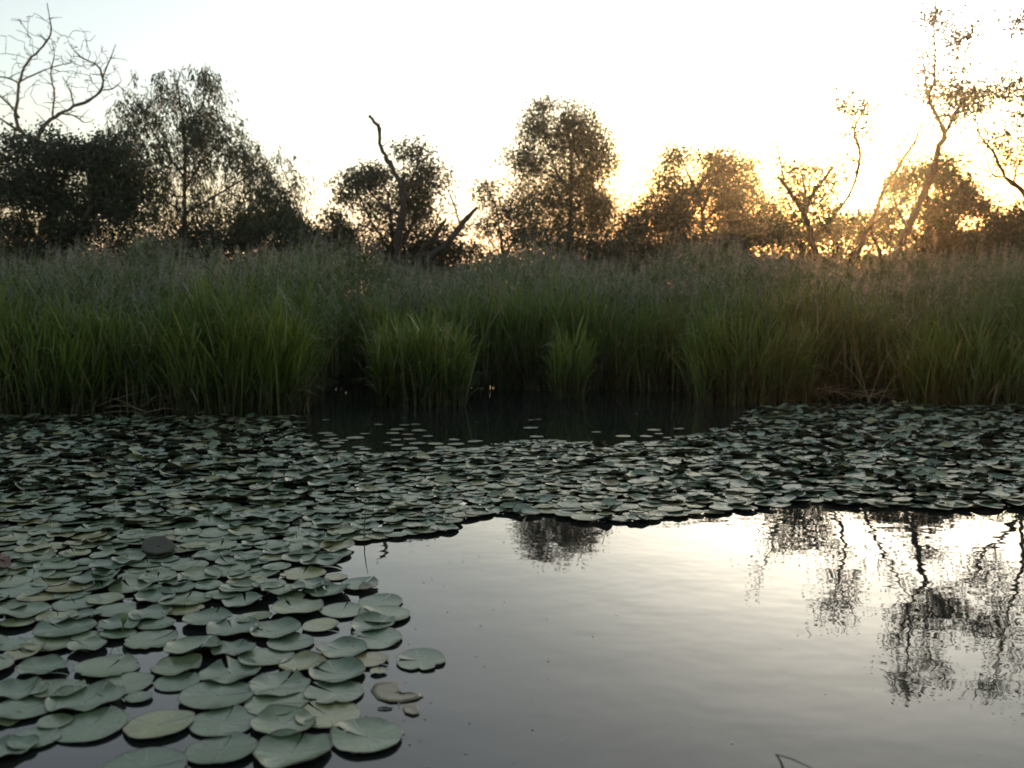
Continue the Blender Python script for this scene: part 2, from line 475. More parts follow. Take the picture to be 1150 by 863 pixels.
def tree(name, label, cat, D, limbs, blobs=(), leaf=(.10, .022), leafmat=None, bark=None, per_tip=22, spread=.22, droop=0.0, twig_r=.006, depth=.75, strings=0.0, group=None, sides=8, up=.4, ragged=.2, lumps=.9, gaps=-.12, thick=1.0, wig=1.0, clear=19):
    """limbs: lists of (px, py, dy, radius); the first is the trunk and is carried down to the ground.
    blobs: (px, py, rx, ry, number of twigs). Twigs grow from the nearest wood to each twig end."""
    leafmat = leafmat or M_LEAF_D; bark = bark or M_BARK
    tp = at(limbs[0][0][0], limbs[0][0][1], D)
    gz = float(ground_z(np.array([tp[0]]), np.array([D]))[0])
    org = np.array([tp[0], D, gz])
    root = empty(name, tuple(org))
    tag(root, label, cat, group)
    wood, twigs, leaves = MB(), MB(), MB()
    P, PR = [], []
    for li, lm in enumerate(limbs):
        p = np.array([at(a[0], a[1], D + a[2]) for a in lm]); r = np.array([a[3] for a in lm]) * thick + (.005 if thick < 1 else 0)
        if li == 0:
            b = p[0].copy(); b[2] = gz - .15
            if p[0][2] > gz + .05: p = np.vstack([b, p]); r = np.concatenate([[r[0] * 1.25], r])
        q, rr = smooth_line(p, r, .16)
        q[1:-1] += NR.normal(size=(len(q) - 2, 3)) * np.minimum(rr[1:-1, None] * .22, .02)
        lw = wood if li == 0 else MB()
        tube(lw, q - org, rr * (1 + .10 * NR.normal(size=len(rr))), sides if r[0] > .03 else 5, .09)
        if li: lw.build('limb', bark, root)
        P.append(q); PR.append(rr)
    P = np.concatenate(P); PR = np.concatenate(PR)
    n0 = len(P)
    keep = P[:, 2] > gz + .35
    nodes = list(P[keep]); rad = list(PR[keep])
    # twig ends
    tips, tb = [], []
    for b in blobs:
        c = at(b[0], b[1], D); s = D / FPX
        e = np.array([b[2] * s, min(b[2], b[3] * 1.6) * s * depth, b[3] * s])
        k = 0
        while k < b[4]:
            u = NR.normal(size=3); u /= np.linalg.norm(u)
            q = c + u * e * (NR.random() ** .45 * (1.0 if NR.random() > ragged else 1 + .55 * NR.random()))
            lump = mnoise.noise(Vector(tuple(q * lumps))) + .5 * mnoise.noise(Vector(tuple(q * lumps * 2.3)))
            if lump < gaps and NR.random() < .9: continue
            if clear and np.hypot(*(proj(q) - np.array([960, 221]))) < clear: continue
            if q[2] < gz + .12: q[2] = gz + .12 + NR.random() * .3
            tips.append(q); tb.append(k); k += 1
    if tips:
        tips = np.array(tips)
        base = np.array(nodes)
        d0 = np.array([np.min(np.linalg.norm(base - q, axis=1)) for q in tips])
        arr = np.zeros((len(nodes) + len(tips) * 8, 3)); arr[:len(nodes)] = base
        rad_a = np.zeros(len(arr)); rad_a[:len(nodes)] = rad
        n = len(nodes); L0 = []
        for ti in np.argsort(d0):
            q = tips[ti]
            dv = arr[:n] - q
            cost = np.linalg.norm(dv, axis=1) + up * np.maximum(0, dv[:, 2])
            k = int(np.argmin(cost)); a = arr[k].copy()
            dist = np.linalg.norm(q - a)
            m_ = int(np.clip(dist / .22, 2, 7))
            u = np.linspace(0, 1, m_ + 1)[:, None]
            path = a + (q - a) * u
            path[:, 2] += (np.sin(u[:, 0] * math.pi) * .12 * dist * wig)
            path[1:-1] += NR.normal(size=(m_ - 1, 3)) * .035 * min(dist, 1.5) * wig
            r0 = min(rad_a[k] * .72, twig_r * (1.2 + dist * 1.6)); r0 = max(r0, twig_r)
            r_ = np.linspace(r0, twig_r * .55, m_ + 1)
            tube(twigs, path - org, r_, 4)
            arr[n:n + m_] = path[1:]; rad_a[n:n + m_] = r_[1:]
            L0.append((path, q)); n += m_
        if per_tip > 0:
            C, D_ = [], []
            for path, q in L0:
                k = max(3, int(per_tip * (.5 + NR.random())))
                if strings > 0:       # hanging strings of leaves
                    ns = 3
                    for _ in range(ns):
                        st = path[NR.integers(max(1, len(path) // 2), len(path))]
                        ln = strings * (.5 + NR.random())
                        hd = NR.normal(size=3) * np.array([.5, .5, 0]); 
                        hd[0] += .15
                        uu = np.sort(NR.random(max(2, k // ns)))
                        pts = st + hd * (ln * .55 * np.sqrt(uu))[:, None] + np.array([0, 0, -1]) * (ln * uu ** 1.5)[:, None]
                        C.append(pts + NR.normal(size=pts.shape) * .025)
                        dd = np.tile(hd * .5 + np.array([0, 0, -1.0]), (len(pts), 1)) + NR.normal(size=pts.shape) * .45
                        D_.append(dd)
                else:
                    seg = path[-1] - path[-2]
                    uu = NR.random(k)
                    pts = q - seg * (uu * .9)[:, None] + NR.normal(size=(k, 3)) * spread * np.array([1, 1, .75])
                    C.append(pts)
                    dd = NR.normal(size=(k, 3)); dd[:, 2] -= droop
                    D_.append(dd)
            C = np.concatenate(C); D_ = np.concatenate(D_)
            D_ /= np.linalg.norm(D_, axis=1)[:, None] + 1e-9
            s_ = np.cross(D_, NR.normal(size=D_.shape)); s_ /= np.linalg.norm(s_, axis=1)[:, None] + 1e-9
            nrm = np.cross(D_, s_)
            ln = leaf[0] * (.6 + .8 * NR.random(len(C)))[:, None]; wd = leaf[1] * (.7 + .6 * NR.random(len(C)))[:, None]
            v = np.stack([C, C + D_ * ln * .45 + s_ * wd - nrm * wd * .3, C + D_ * ln, C + D_ * ln * .45 - s_ * wd - nrm * wd * .3], 1) - org
            f = np.arange(len(C) * 4).reshape(-1, 4)
            leaves.add(v.reshape(-1, 3), f, 0, rnd=np.repeat(NR.random(len(C)), 4), t=.5)
    wood.build('trunk', bark, root)
    if leaves.n: twigs.add(np.concatenate(leaves.v), np.concatenate(leaves.f), 1, rnd=np.concatenate(leaves.at['rnd']), t=.5)
    if twigs.n: twigs.build('crown', [bark, leafmat], root, smooth=False)
    return root

exec_trees = True
# bare dead tree at far left
tree('dead_tree', 'bare leafless grey tree with a fan of thin twigs, rising behind the dark bush', 'tree', 24,
     [[(40, 300, 0, .17), (44, 268, 0, .16), (62, 228, 0, .14), (57, 195, .1, .135), (38, 160, 0, .12)],
      [(38, 160, 0, .10), (24, 148, -.1, .075), (18, 129, -.2, .06), (20, 112, -.2, .055), (21.5, 94, 0, .05), (31, 70, .2, .04), (45, 56, .3, .035), (57, 38, .2, .026), (56, 22, .1, .018), (53, 4, 0, .008)],
      [(24, 148, -.1, .05), (10, 140, -.4, .04), (-4, 131, -.6, .03), (-30, 116, -.8, .015)],
      [(21, 132, -.2, .045), (9, 116, .3, .035), (-6, 105, .5, .025), (-24, 94, .6, .012)],
      [(21.5, 94, 0, .035), (10, 88, -.4, .026), (-8, 86, -.6, .016)],
      [(22, 92, 0, .03), (38, 84, .4, .024), (58, 76, .6, .016), (85, 69, .7, .007)],
      [(38, 160, 0, .10), (52, 139, .1, .08), (66, 129, .2, .068), (83, 120, .3, .06), (104, 111, .3, .05), (115, 98, .2, .042), (115, 84, .1, .034), (107, 72, 0, .026), (90, 64, -.2, .018), (78, 50, -.3, .008)],
      [(59, 132, .2, .04), (61, 106, .5, .03), (57, 84, .6, .022), (61, 62, .6, .012), (58, 44, .6, .006)],
      [(115, 88, .1, .026), (124, 66, -.2, .018), (130, 50, -.2, .008)],
      [(83, 120, .3, .03), (78, 100, .8, .02), (70, 86, 1, .01)],
      [(70, 128, .2, .035), (82, 130, -.4, .025), (96, 138, -.6, .014), (106, 134, -.7, .006)],
      [(112, 102, .2, .03), (126, 100, .3, .018), (136, 92, .3, .007)]],
     [(40, 50, 46, 34, 120), (102, 68, 36, 28, 110), (62, 90, 50, 40, 90), (4, 100, 26, 40, 60), (110, 96, 24, 26, 40)],
     per_tip=0, bark=M_DEAD, twig_r=.0085, up=.7, gaps=-2, thick=.62, wig=.4)

tree('broad_bush', 'broad dark leafy bush round the foot of the bare tree', 'bush', 22.5,
     [[(52, 300, 0, .09), (60, 250, .2, .07), (72, 200, .4, .05), (80, 170, .4, .03)],
      [(50, 290, 0, .07), (28, 240, .4, .05), (10, 190, .6, .03)],
      [(54, 285, 0, .06), (95, 245, -.4, .045), (120, 200, -.2, .03)],
      [(48, 292, 0, .06), (10, 262, -.4, .045), (-22, 230, -.2, .03)]],
     [(20, 178, 46, 26, 110), (75, 180, 52, 32, 190), (115, 205, 40, 34, 130), (70, 225, 60, 22, 110), (10, 215, 50, 24, 90), (-30, 200, 40, 44, 80), (60, 272, 110, 22, 190), (20, 255, 50, 14, 50), (130, 240, 34, 34, 70), (140, 200, 36, 34, 110), (100, 170, 40, 20, 60), (40, 235, 60, 30, 110), (110, 250, 60, 24, 90)],
     leaf=(.085, .026), per_tip=32, spread=.17, twig_r=.007, gaps=-.02, ragged=.35, lumps=1.3)

tree('willow', 'tall feathery willow with drooping leaf sprays, highest of the trees above the left reeds', 'tree', 25,
     [[(208, 290, 0, .10), (207, 230, .1, .085), (208, 180, .1, .065), (205, 135, 0, .045), (200, 95, 0, .022), (206, 74, 0, .010)],
      [(207, 215, .1, .05), (228, 180, .4, .038), (252, 158, .5, .025), (276, 150, .5, .012)],
      [(207, 200, .1, .05), (182, 165, -.3, .036), (165, 135, -.4, .024), (150, 105, -.3, .012)],
      [(208, 240, .1, .05), (246, 218, -.4, .04), (282, 196, -.4, .025), (306, 178, -.3, .012)],
      [(208, 160, .1, .036), (226, 120, .3, .026), (236, 86, .3, .012)],
      [(207, 240, .1, .045), (172, 215, .5, .035), (140, 190, .7, .02)]],
     [(196, 98, 46, 24, 44), (222, 86, 26, 16, 34), (160, 116, 30, 26, 34), (215, 140, 40, 28, 70), (245, 165, 44, 28, 100), (285, 180, 32, 24, 60), (235, 120, 24, 30, 40), (200, 130, 50, 30, 60), (175, 165, 40, 34, 60), (225, 200, 60, 30, 60), (295, 215, 26, 24, 26), (260, 225, 40, 22, 40), (150, 190, 30, 36, 40), (205, 245, 80, 22, 60), (305, 235, 30, 18, 40), (322, 240, 18, 16, 20), (150, 150, 34, 34, 80), (130, 205, 30, 40, 70), (300, 195, 34, 30, 60), (318, 215, 24, 26, 40), (180, 225, 50, 34, 60)],
     leaf=(.13, .016), leafmat=M_LEAF_W, per_tip=27, strings=.8, twig_r=.006, depth=.6, thick=.58, ragged=.4, lumps=1.1, gaps=-.24)

tree('low_bush', 'low dense dark bush under the drooping side of the willow', 'bush', 27,
     [[(292, 300, 0, .07), (290, 265, 0, .05), (285, 240, 0, .03)], [(292, 290, 0, .05), (325, 265, 0, .03), (340, 250, 0, .02)], [(292, 290, 0, .05), (255, 262, .3, .03)]],
     [(280, 255, 50, 24, 150), (325, 265, 36, 22, 110), (250, 268, 50, 18, 100), (350, 272, 26, 14, 40)], leaf=(.10, .032), per_tip=30, spread=.17)

tree('dark_bush', 'small dark bush between the low bush and the bush with the snag', 'bush', 27.5,
     [[(378, 300, 0, .05), (380, 265, 0, .035), (384, 240, 0, .02)], [(378, 295, 0, .04), (360, 270, .2, .025)]],
     [(378, 255, 20, 22, 60), (362, 272, 28, 14, 50), (400, 270, 24, 16, 40)], leaf=(.09, .028), per_tip=26, spread=.15)

tree('snag', 'dead branchless trunk with a crooked top jutting high out of the middle bush', 'dead tree', 28,
     [[(446, 300, 0, .20), (446.5, 272, 0, .18), (451, 245, 0, .17), (452, 216, 0, .14), (446, 199, 0, .115), (435, 180, 0, .10), (428, 166, 0, .085), (425.5, 146, 0, .085), (421, 138, 0, .075), (414.5, 130.5, 0, .055)],
      [(449, 240, 0, .09), (438, 236, -.1, .075), (427, 228, -.2, .06), (414, 214, -.3, .03), (404, 205, -.3, .012)],
      [(428, 166, 0, .03), (434, 161, .1, .022), (437, 155, .1, .01)], [(440, 189, 0, .03), (433, 186, -.2, .02), (428, 188, -.2, .008)], [(452, 214, 0, .05), (461, 204, .2, .035), (466, 192, .2, .012)], [(418, 135, 0, .02), (415, 126, 0, .008)], [(424, 142, 0, .02), (429, 136, 0, .006)]],
     bark=M_BARK, thick=.66)
tree('leaning_trunk', 'thick bare trunk leaning over to the right beside the snag', 'dead tree', 27.6,
     [[(470, 297, 0, .15), (488, 286, 0, .14), (504, 272, 0, .125), (517, 254, 0, .11), (528, 241, 0, .09), (536, 233, 0, .05)],
      [(517, 254, 0, .04), (512, 236, .2, .03), (505, 218, .3, .02), (498, 205, .3, .008)]], thick=.7)
tree('short_leaning_trunk', 'shorter bare trunk leaning to the right just left of the thick one', 'dead tree', 28.3,
     [[(452, 298, 0, .13), (468, 288, 0, .12), (485, 272, 0, .10), (494, 257, 0, .08), (501, 246, 0, .04)]], thick=.7)
tree('round_bush', 'rounded leafy bush grown round the snag', 'bush', 28.8,
     [[(442, 300, 0, .07), (440, 260, 0, .055), (436, 225, 0, .035), (430, 200, 0, .02)],
      [(444, 290, 0, .06), (466, 245, .2, .045), (474, 205, .3, .03), (470, 178, .3, .015)],
      [(442, 290, 0, .05), (415, 245, -.3, .03), (402, 215, -.3, .015)],
      [(446, 290, 0, .05), (482, 262, -.3, .035), (495, 235, -.2, .018)]],
     [(402, 205, 26, 14, 70), (425, 200, 22, 16, 70), (390, 215, 12, 20, 30), (462, 172, 28, 13, 50), (474, 205, 32, 18, 90), (425, 235, 36, 22, 90), (478, 232, 30, 18, 70), (440, 262, 60, 24, 150), (486, 195, 18, 14, 26), (500, 268, 36, 18, 60), (455, 215, 20, 30, 50)],
     leaf=(.10, .028), per_tip=22, spread=.2)

tree('grey_bush', 'airy grey-green bush standing against the tall airy willow', 'bush', 31,
     [[(565, 300, 0, .06), (562, 262, 0, .045), (556, 230, 0, .025), (548, 212, 0, .012)], [(565, 292, 0, .05), (585, 255, 0, .03), (596, 228, 0, .015)], [(565, 292, 0, .04), (545, 262, .2, .02)]],
     [(556, 222, 26, 18, 70), (585, 232, 26, 20, 70), (552, 255, 30, 18, 60), (595, 262, 30, 18, 60), (570, 275, 45, 14, 50)], leaf=(.10, .026), leafmat=M_LEAF_W, per_tip=20, spread=.2)
tree('airy_willow', 'tall airy willow standing alone near the middle of the far bank', 'tree', 34,
     [[(638, 300, 0, .13), (641, 255, 0, .11), (641, 220, 0, .09), (631, 205, .1, .06), (622, 186, .1, .045), (614, 160, 0, .03), (610, 130, 0, .012)],
      [(641, 222, 0, .07), (642, 190, -.2, .055), (641, 164, -.2, .04), (636, 140, -.2, .02), (632, 124, -.2, .01)],
      [(641, 215, 0, .05), (660, 185, .4, .035), (672, 160, .5, .015)],
      [(641, 240, 0, .06), (668, 218, .3, .04), (684, 195, .3, .02)],
      [(631, 205, .1, .04), (605, 190, -.4, .03), (580, 178, -.5, .012)]],
     [(608, 124, 14, 10, 34), (630, 133, 44, 18, 130), (600, 150, 24, 16, 60), (655, 155, 34, 28, 150), (580, 178, 20, 12, 50), (615, 180, 44, 24, 140), (668, 195, 26, 40, 190), (650, 232, 42, 28, 230), (620, 205, 46, 30, 150), (640, 160, 40, 34, 110), (606, 232, 30, 28, 100), (640, 262, 60, 22, 180), (674, 240, 22, 34, 130)],
     gaps=-.16, ragged=.35, lumps=1.2, thick=.75, leaf=(.13, .024), leafmat=M_LEAF_W, per_tip=20, spread=.24, droop=.4)

tree('rounded_shrub', 'dense rounded dark shrub between the airy willow and the open crown', 'bush', 31,
     [[(742, 300, 0, .06), (740, 262, 0, .045), (738, 235, 0, .02)], [(742, 294, 0, .05), (716, 262, .2, .025)], [(742, 294, 0, .05), (765, 260, .2, .025)]],
     [(742, 245, 44, 30, 190), (712, 262, 24, 20, 80), (768, 252, 24, 26, 90), (735, 280, 60, 12, 60)], leaf=(.10, .03), per_tip=28, spread=.2)
tree('open_crowned_tree', 'small tree with an open rounded crown above two dense shrubs', 'tree', 32,
     [[(790, 300, 0, .09), (790, 255, 0, .075), (784, 222, 0, .05), (772, 195, 0, .03), (764, 172, 0, .012)],
      [(788, 240, 0, .055), (800, 208, .2, .04), (815, 186, .3, .018)], [(790, 250, 0, .05), (824, 216, -.2, .035), (846, 204, -.2, .016)]],
     [(764, 178, 22, 14, 44), (792, 178, 22, 12, 34), (750, 202, 24, 18, 50), (815, 188, 26, 18, 56), (838, 196, 20, 16, 44), (785, 205, 40, 22, 80), (852, 226, 22, 22, 50), (800, 235, 46, 26, 110), (862, 245, 22, 14, 40), (765, 225, 30, 20, 60), (815, 205, 40, 26, 90)],
     leaf=(.11, .028), per_tip=20, spread=.2)
tree('upright_shrub', 'dense upright dark shrub in front of the open crown', 'bush', 30.5,
     [[(824, 300, 0, .06), (823, 255, 0, .04), (822, 222, 0, .02)], [(824, 292, 0, .04), (840, 256, .2, .02)], [(824, 292, 0, .04), (808, 256, .2, .02)]],
     [(823, 232, 22, 26, 140), (826, 262, 34, 22, 120), (862, 264, 40, 18, 90), (800, 275, 40, 14, 60)], leaf=(.10, .03), per_tip=28, spread=.18)

# the trees in front of the sun
tree('gnarled_tree', 'gnarled forked tree with small leaf clumps just left of the sun', 'tree', 20.5,
     [[(917, 300, 0, .10), (914, 280, 0, .095), (908, 258, 0, .085), (903, 238, 0, .08), (890, 221, .1, .065), (879, 205, .2, .045), (873, 199, .2, .03)],
      [(904, 240, 0, .065), (912, 220, -.1, .055), (925, 201, -.2, .045), (936, 187, -.3, .02)],
      [(903, 238, 0, .05), (904, 215, .2, .04), (901, 196, .3, .015)],
      [(914, 270, 0, .06), (938, 240, .3, .052), (953, 220, .3, .046), (960, 204, .3, .042), (964, 188, .3, .038), (966, 172, .3, .034), (961, 155, .3, .03), (960, 145, .3, .028), (966, 130, .3, .022), (974, 115, .3, .016), (981, 100, .3, .008)],
      [(961, 150, .3, .02), (955, 134, .1, .014), (946, 118, 0, .007)],
      [(964, 182, .3, .022), (950, 178, .1, .014), (938, 184, 0, .008)],
      [(881, 206, .2, .018), (876, 180, .3, .013), (871, 158, .3, .010), (862, 140, .3, .008), (852, 126, .3, .004)]],
     [(950, 112, 14, 10, 20), (944, 126, 12, 10, 20), (962, 124, 19, 13, 44), (978, 124, 9, 14, 17), (970, 148, 14, 7, 20), (946, 94, 16, 6, 6), (975, 95, 9, 7, 8),
      (888, 198, 19, 12, 34), (906, 196, 16, 14, 34), (934, 196, 21, 14, 37), (952, 190, 19, 19, 30), (898, 222, 26, 14, 30), (860, 150, 18, 26, 10), (880, 180, 18, 18, 12), (968, 165, 16, 22, 16), (950, 150, 18, 18, 12), (905, 222, 36, 22, 90), (940, 242, 42, 22, 120), (975, 246, 24, 20, 60), (888, 246, 30, 18, 60), (930, 225, 28, 19, 51), (885, 235, 16, 19, 20), (950, 222, 19, 19, 23)],
     thick=.75, gaps=-2, ragged=.45, wig=.7, leaf=(.075, .022), leafmat=M_LEAF_W, per_tip=8, spread=.17, twig_r=.0065)

tree('forked_tree', 'tallest tree right of the sun, its trunk leaning and forking below tufts of leaves', 'tree', 20.5,
     [[(1001, 300, 0, .12), (1006, 284, 0, .115), (1018, 260, 0, .105), (1029, 238, 0, .10), (1044, 204, 0, .085), (1054, 172, 0, .072), (1061, 150, 0, .062)],
      [(1061, 150, 0, .05), (1056, 138, 0, .046), (1050, 126, 0, .043), (1042, 109, 0, .04), (1049, 93, 0, .034), (1050, 76, 0, .026), (1050, 58, 0, .02), (1049, 38, 0, .014), (1048, 16, 0, .006)],
      [(1061, 150, 0, .05), (1068, 138, .1, .042), (1075, 126, .2, .034), (1082, 111, .2, .024), (1089, 98, .2, .010)],
      [(1042, 109, 0, .024), (1039, 86, -.1, .018), (1037, 66, -.1, .010), (1034, 56, -.1, .005)],
      [(1050, 66, 0, .014), (1062, 54, .1, .011), (1078, 46, .2, .008), (1092, 36, .2, .005)],
      [(1044, 204, 0, .035), (1056, 188, -.2, .026), (1072, 176, -.3, .012)]],
     [(1048, 18, 10, 9, 37), (1055, 32, 9, 7, 13), (1070, 46, 14, 7, 20), (1088, 40, 14, 12, 27), (1092, 26, 12, 7, 13), (1035, 62, 7, 9, 15), (1026, 34, 6, 6, 6), (1037, 78, 8, 7, 11), (1074, 66, 7, 4, 6),
      (1062, 104, 24, 16, 68), (1086, 106, 24, 20, 64), (1110, 150, 24, 20, 20), (1030, 90, 14, 24, 16), (1076, 80, 26, 16, 24), (1078, 124, 26, 16, 68), (1100, 112, 14, 16, 30), (1064, 136, 14, 9, 13), (1040, 100, 7, 12, 13), (1064, 180, 21, 9, 34), (1052, 192, 16, 9, 23)],
     thick=.75, gaps=-2, ragged=.45, wig=.7, leaf=(.08, .024), leafmat=M_LEAF_W, per_tip=8, spread=.17, twig_r=.0065)

tree('slanting_stem', 'thin slanting tree stem beside the sun with hardly any leaves', 'tree', 20.0,
     [[(955, 300, 0, .085), (964, 280, 0, .08), (974, 260, 0, .07), (982, 244, 0, .062), (988, 224, 0, .05), (996, 208, 0, .042), (1010, 186, 0, .034), (1020, 170, 0, .028), (1028, 160, 0, .024), (1031, 148, 0, .02), (1038, 136, 0, .015), (1043, 126, 0, .006)],
      [(978, 252, 0, .04), (996, 240, -.3, .03), (1014, 226, -.4, .02), (1028, 218, -.5, .008)],
      [(1010, 186, 0, .02), (1004, 172, .2, .014), (1006, 158, .2, .006)],
      [(976, 256, 0, .05), (985, 275, .3, .05), (990, 296, .4, .055)]],
     [(1030, 150, 14, 12, 17), (1012, 178, 16, 10, 17), (968, 250, 26, 16, 40), (1000, 235, 24, 14, 27)], thick=.75, gaps=-2, ragged=.45, wig=.7, leaf=(.075, .022), leafmat=M_LEAF_W, per_tip=8, spread=.17, twig_r=.0065)

tree('domed_bush', 'large domed bush behind the leaning trunk of the tallest tree', 'bush', 24,
     [[(1045, 300, 0, .08), (1045, 260, 0, .06), (1042, 225, 0, .04), (1040, 200, 0, .02)],
      [(1045, 292, 0, .06), (1075, 245, .2, .04), (1092, 222, .2, .02)], [(1045, 292, 0, .06), (1014, 248, .2, .04), (1002, 218, .2, .02)]],
     [(1012, 212, 24, 18, 50), (1045, 202, 30, 18, 70), (1074, 218, 26, 20, 64), (1092, 240, 20, 16, 44), (1040, 235, 50, 22, 110), (1060, 262, 54, 20, 120), (1000, 250, 24, 26, 50)],
     leaf=(.10, .028), per_tip=22, spread=.17)
tree('edge_tree', 'spindly tree cut by the right edge, its branches arching left', 'tree', 19,
     [[(1185, 300, 0, .11), (1176, 262, 0, .10), (1164, 236, 0, .085), (1149, 216, 0, .06), (1138, 206, 0, .05), (1129, 199, 0, .042), (1122, 186, 0, .034), (1116, 172, 0, .026), (1108, 162, 0, .018), (1096, 146, 0, .008)],
      [(1164, 236, 0, .06), (1172, 190, .2, .05), (1168, 140, .3, .035), (1160, 90, .3, .02), (1152, 45, .2, .01)],
      [(1129, 199, 0, .025), (1118, 198, -.1, .018), (1111, 190, -.2, .012), (1108, 172, -.3, .005)],
      [(1138, 206, 0, .022), (1142, 188, .2, .016), (1150, 176, .3, .008)],
      [(1170, 150, .3, .02), (1150, 130, 0, .014), (1128, 125, -.2, .006)]],
     [(1146, 26, 14, 12, 40), (1180, 60, 36, 48, 68), (1126, 104, 21, 14, 51), (1142, 96, 19, 16, 44), (1120, 155, 12, 9, 17), (1142, 170, 21, 14, 40), (1146, 132, 16, 12, 23), (1176, 130, 31, 36, 68), (1130, 186, 19, 9, 17)],
     thick=.75, gaps=-2, ragged=.45, wig=.7, leaf=(.075, .022), leafmat=M_LEAF_W, per_tip=8, spread=.17, twig_r=.0065)
tree('hedge_bush', 'low dark bush at the right edge below the arching branches', 'bush', 23,
     [[(1135, 300, 0, .06), (1135, 270, 0, .04), (1132, 252, 0, .02)], [(1135, 296, 0, .05), (1165, 262, .2, .025)], [(1135, 296, 0, .05), (1108, 272, .2, .025)]],
     [(1128, 262, 30, 16, 110), (1165, 250, 34, 26, 120), (1105, 272, 30, 14, 70), (1200, 240, 40, 30, 80)], leaf=(.10, .03), per_tip=28, spread=.16)
# low scrub joining the crowns along the far bank
for lb, px, py, rx, ry, D in (('low dark scrub bush at the foot of the airy willow', 640, 276, 80, 16, 29),
                              ('low dark scrub bush under the open crowned tree', 790, 278, 90, 15, 28),
                              ('low scrub bush lit orange below the sun', 940, 262, 78, 18, 26),
                              ('low scrub bush filling the gap left of the gnarled tree', 868, 268, 60, 20, 27),
                              ('low scrub bush between the airy willow and the rounded shrub', 705, 282, 50, 16, 28.5),
                              ('low scrub bush at the right edge under the hedge', 1165, 280, 60, 16, 24),
                              ('low dark scrub bush below the willow and broad bush', 185, 282, 90, 16, 26),
                              ('low dark scrub bush at the foot of the snag', 480, 284, 90, 12, 29.5),
                              ('low dark scrub bush below the dead tree at the left edge', 20, 284, 90, 14, 25.5),
                              ('low dark scrub bush filling the gap left of the round bush', 345, 282, 80, 14, 28.4),
                              ('low dark scrub bush behind the tallest tree', 1060, 276, 80, 18, 25)):
    tree('scrub_bush', lb, 'bush', D,
         [[(px, 345, 0, .05), (px, py, 0, .03)], [(px, 335, 0, .04), (px - rx * .6, py + 4, 0, .015)], [(px, 335, 0, .04), (px + rx * .6, py + 4, 0, .015)]],
         [(px, py, rx * .8, ry, int(rx * 1.6)), (px, 305, rx * 1.15, 24, int(rx * 4.5)), (px, 345, rx * 1.2, 28, int(rx * 3))], gaps=-.5, leaf=(.11, .032), per_tip=26, spread=.2, group='scrub along the far bank')

# ------------------------------------------------------------------ reed bed
def blades(mb, base, height, width, lean, curl, segs=6, dry=.05, az=None):
    n = len(base)
    az = NR.random(n) * 2 * np.pi if az is None else az
    d = np.stack([np.cos(az), np.sin(az), np.zeros(n)], 1)
    u = np.linspace(0, 1, segs)[None, :]
    out_ = lean[:, None] * u + curl[:, None] * u ** 3.2
    up_ = u - .45 * np.minimum(curl / np.maximum(height, .1), 1)[:, None] * u ** 4
    c = base[:, None, :] + d[:, None, :] * (out_ * 1.0)[..., None]
    c[..., 2] += height[:, None] * up_
    w_ = width[:, None] * np.clip(np.minimum(1.0, (1.02 - u) * 2.2), 0.04, 1) * .5
    # blades twist a little, so face directions vary
    fa = az + np.pi / 2 + NR.normal(size=n) * .7
    side = np.stack([np.cos(fa), np.sin(fa), np.zeros(n)], 1)
    rnd = NR.random(n) * .92
    rnd = np.where(NR.random(n) < dry, 1.0, rnd)
    ribbons(mb, c, w_, side, rnd)

def sedge(mb, n, xy, hmin, hmax, wid=.013, dry=.05, zb=-.12):
    h = hmin + (hmax - hmin) * NR.beta(2.2, 1.6, n)
    base = np.column_stack([xy, np.full(n, zb)])
    lean = h * np.abs(NR.normal(0, .11, n)); curl = h * np.where(NR.random(n) < .3, NR.random(n) * .55, NR.random(n) * .16)
    blades(mb, base, h - zb, wid * (.6 + .8 * NR.random(n)), lean, curl, 7, dry)

def height_noise(x, y):
    return 1 + .10 * np.sin(x * 1.7 + 1) + .05 * np.sin(x * 4.1 + y * 2) + .04 * np.sin(x * 9.3 + y * 3.1)

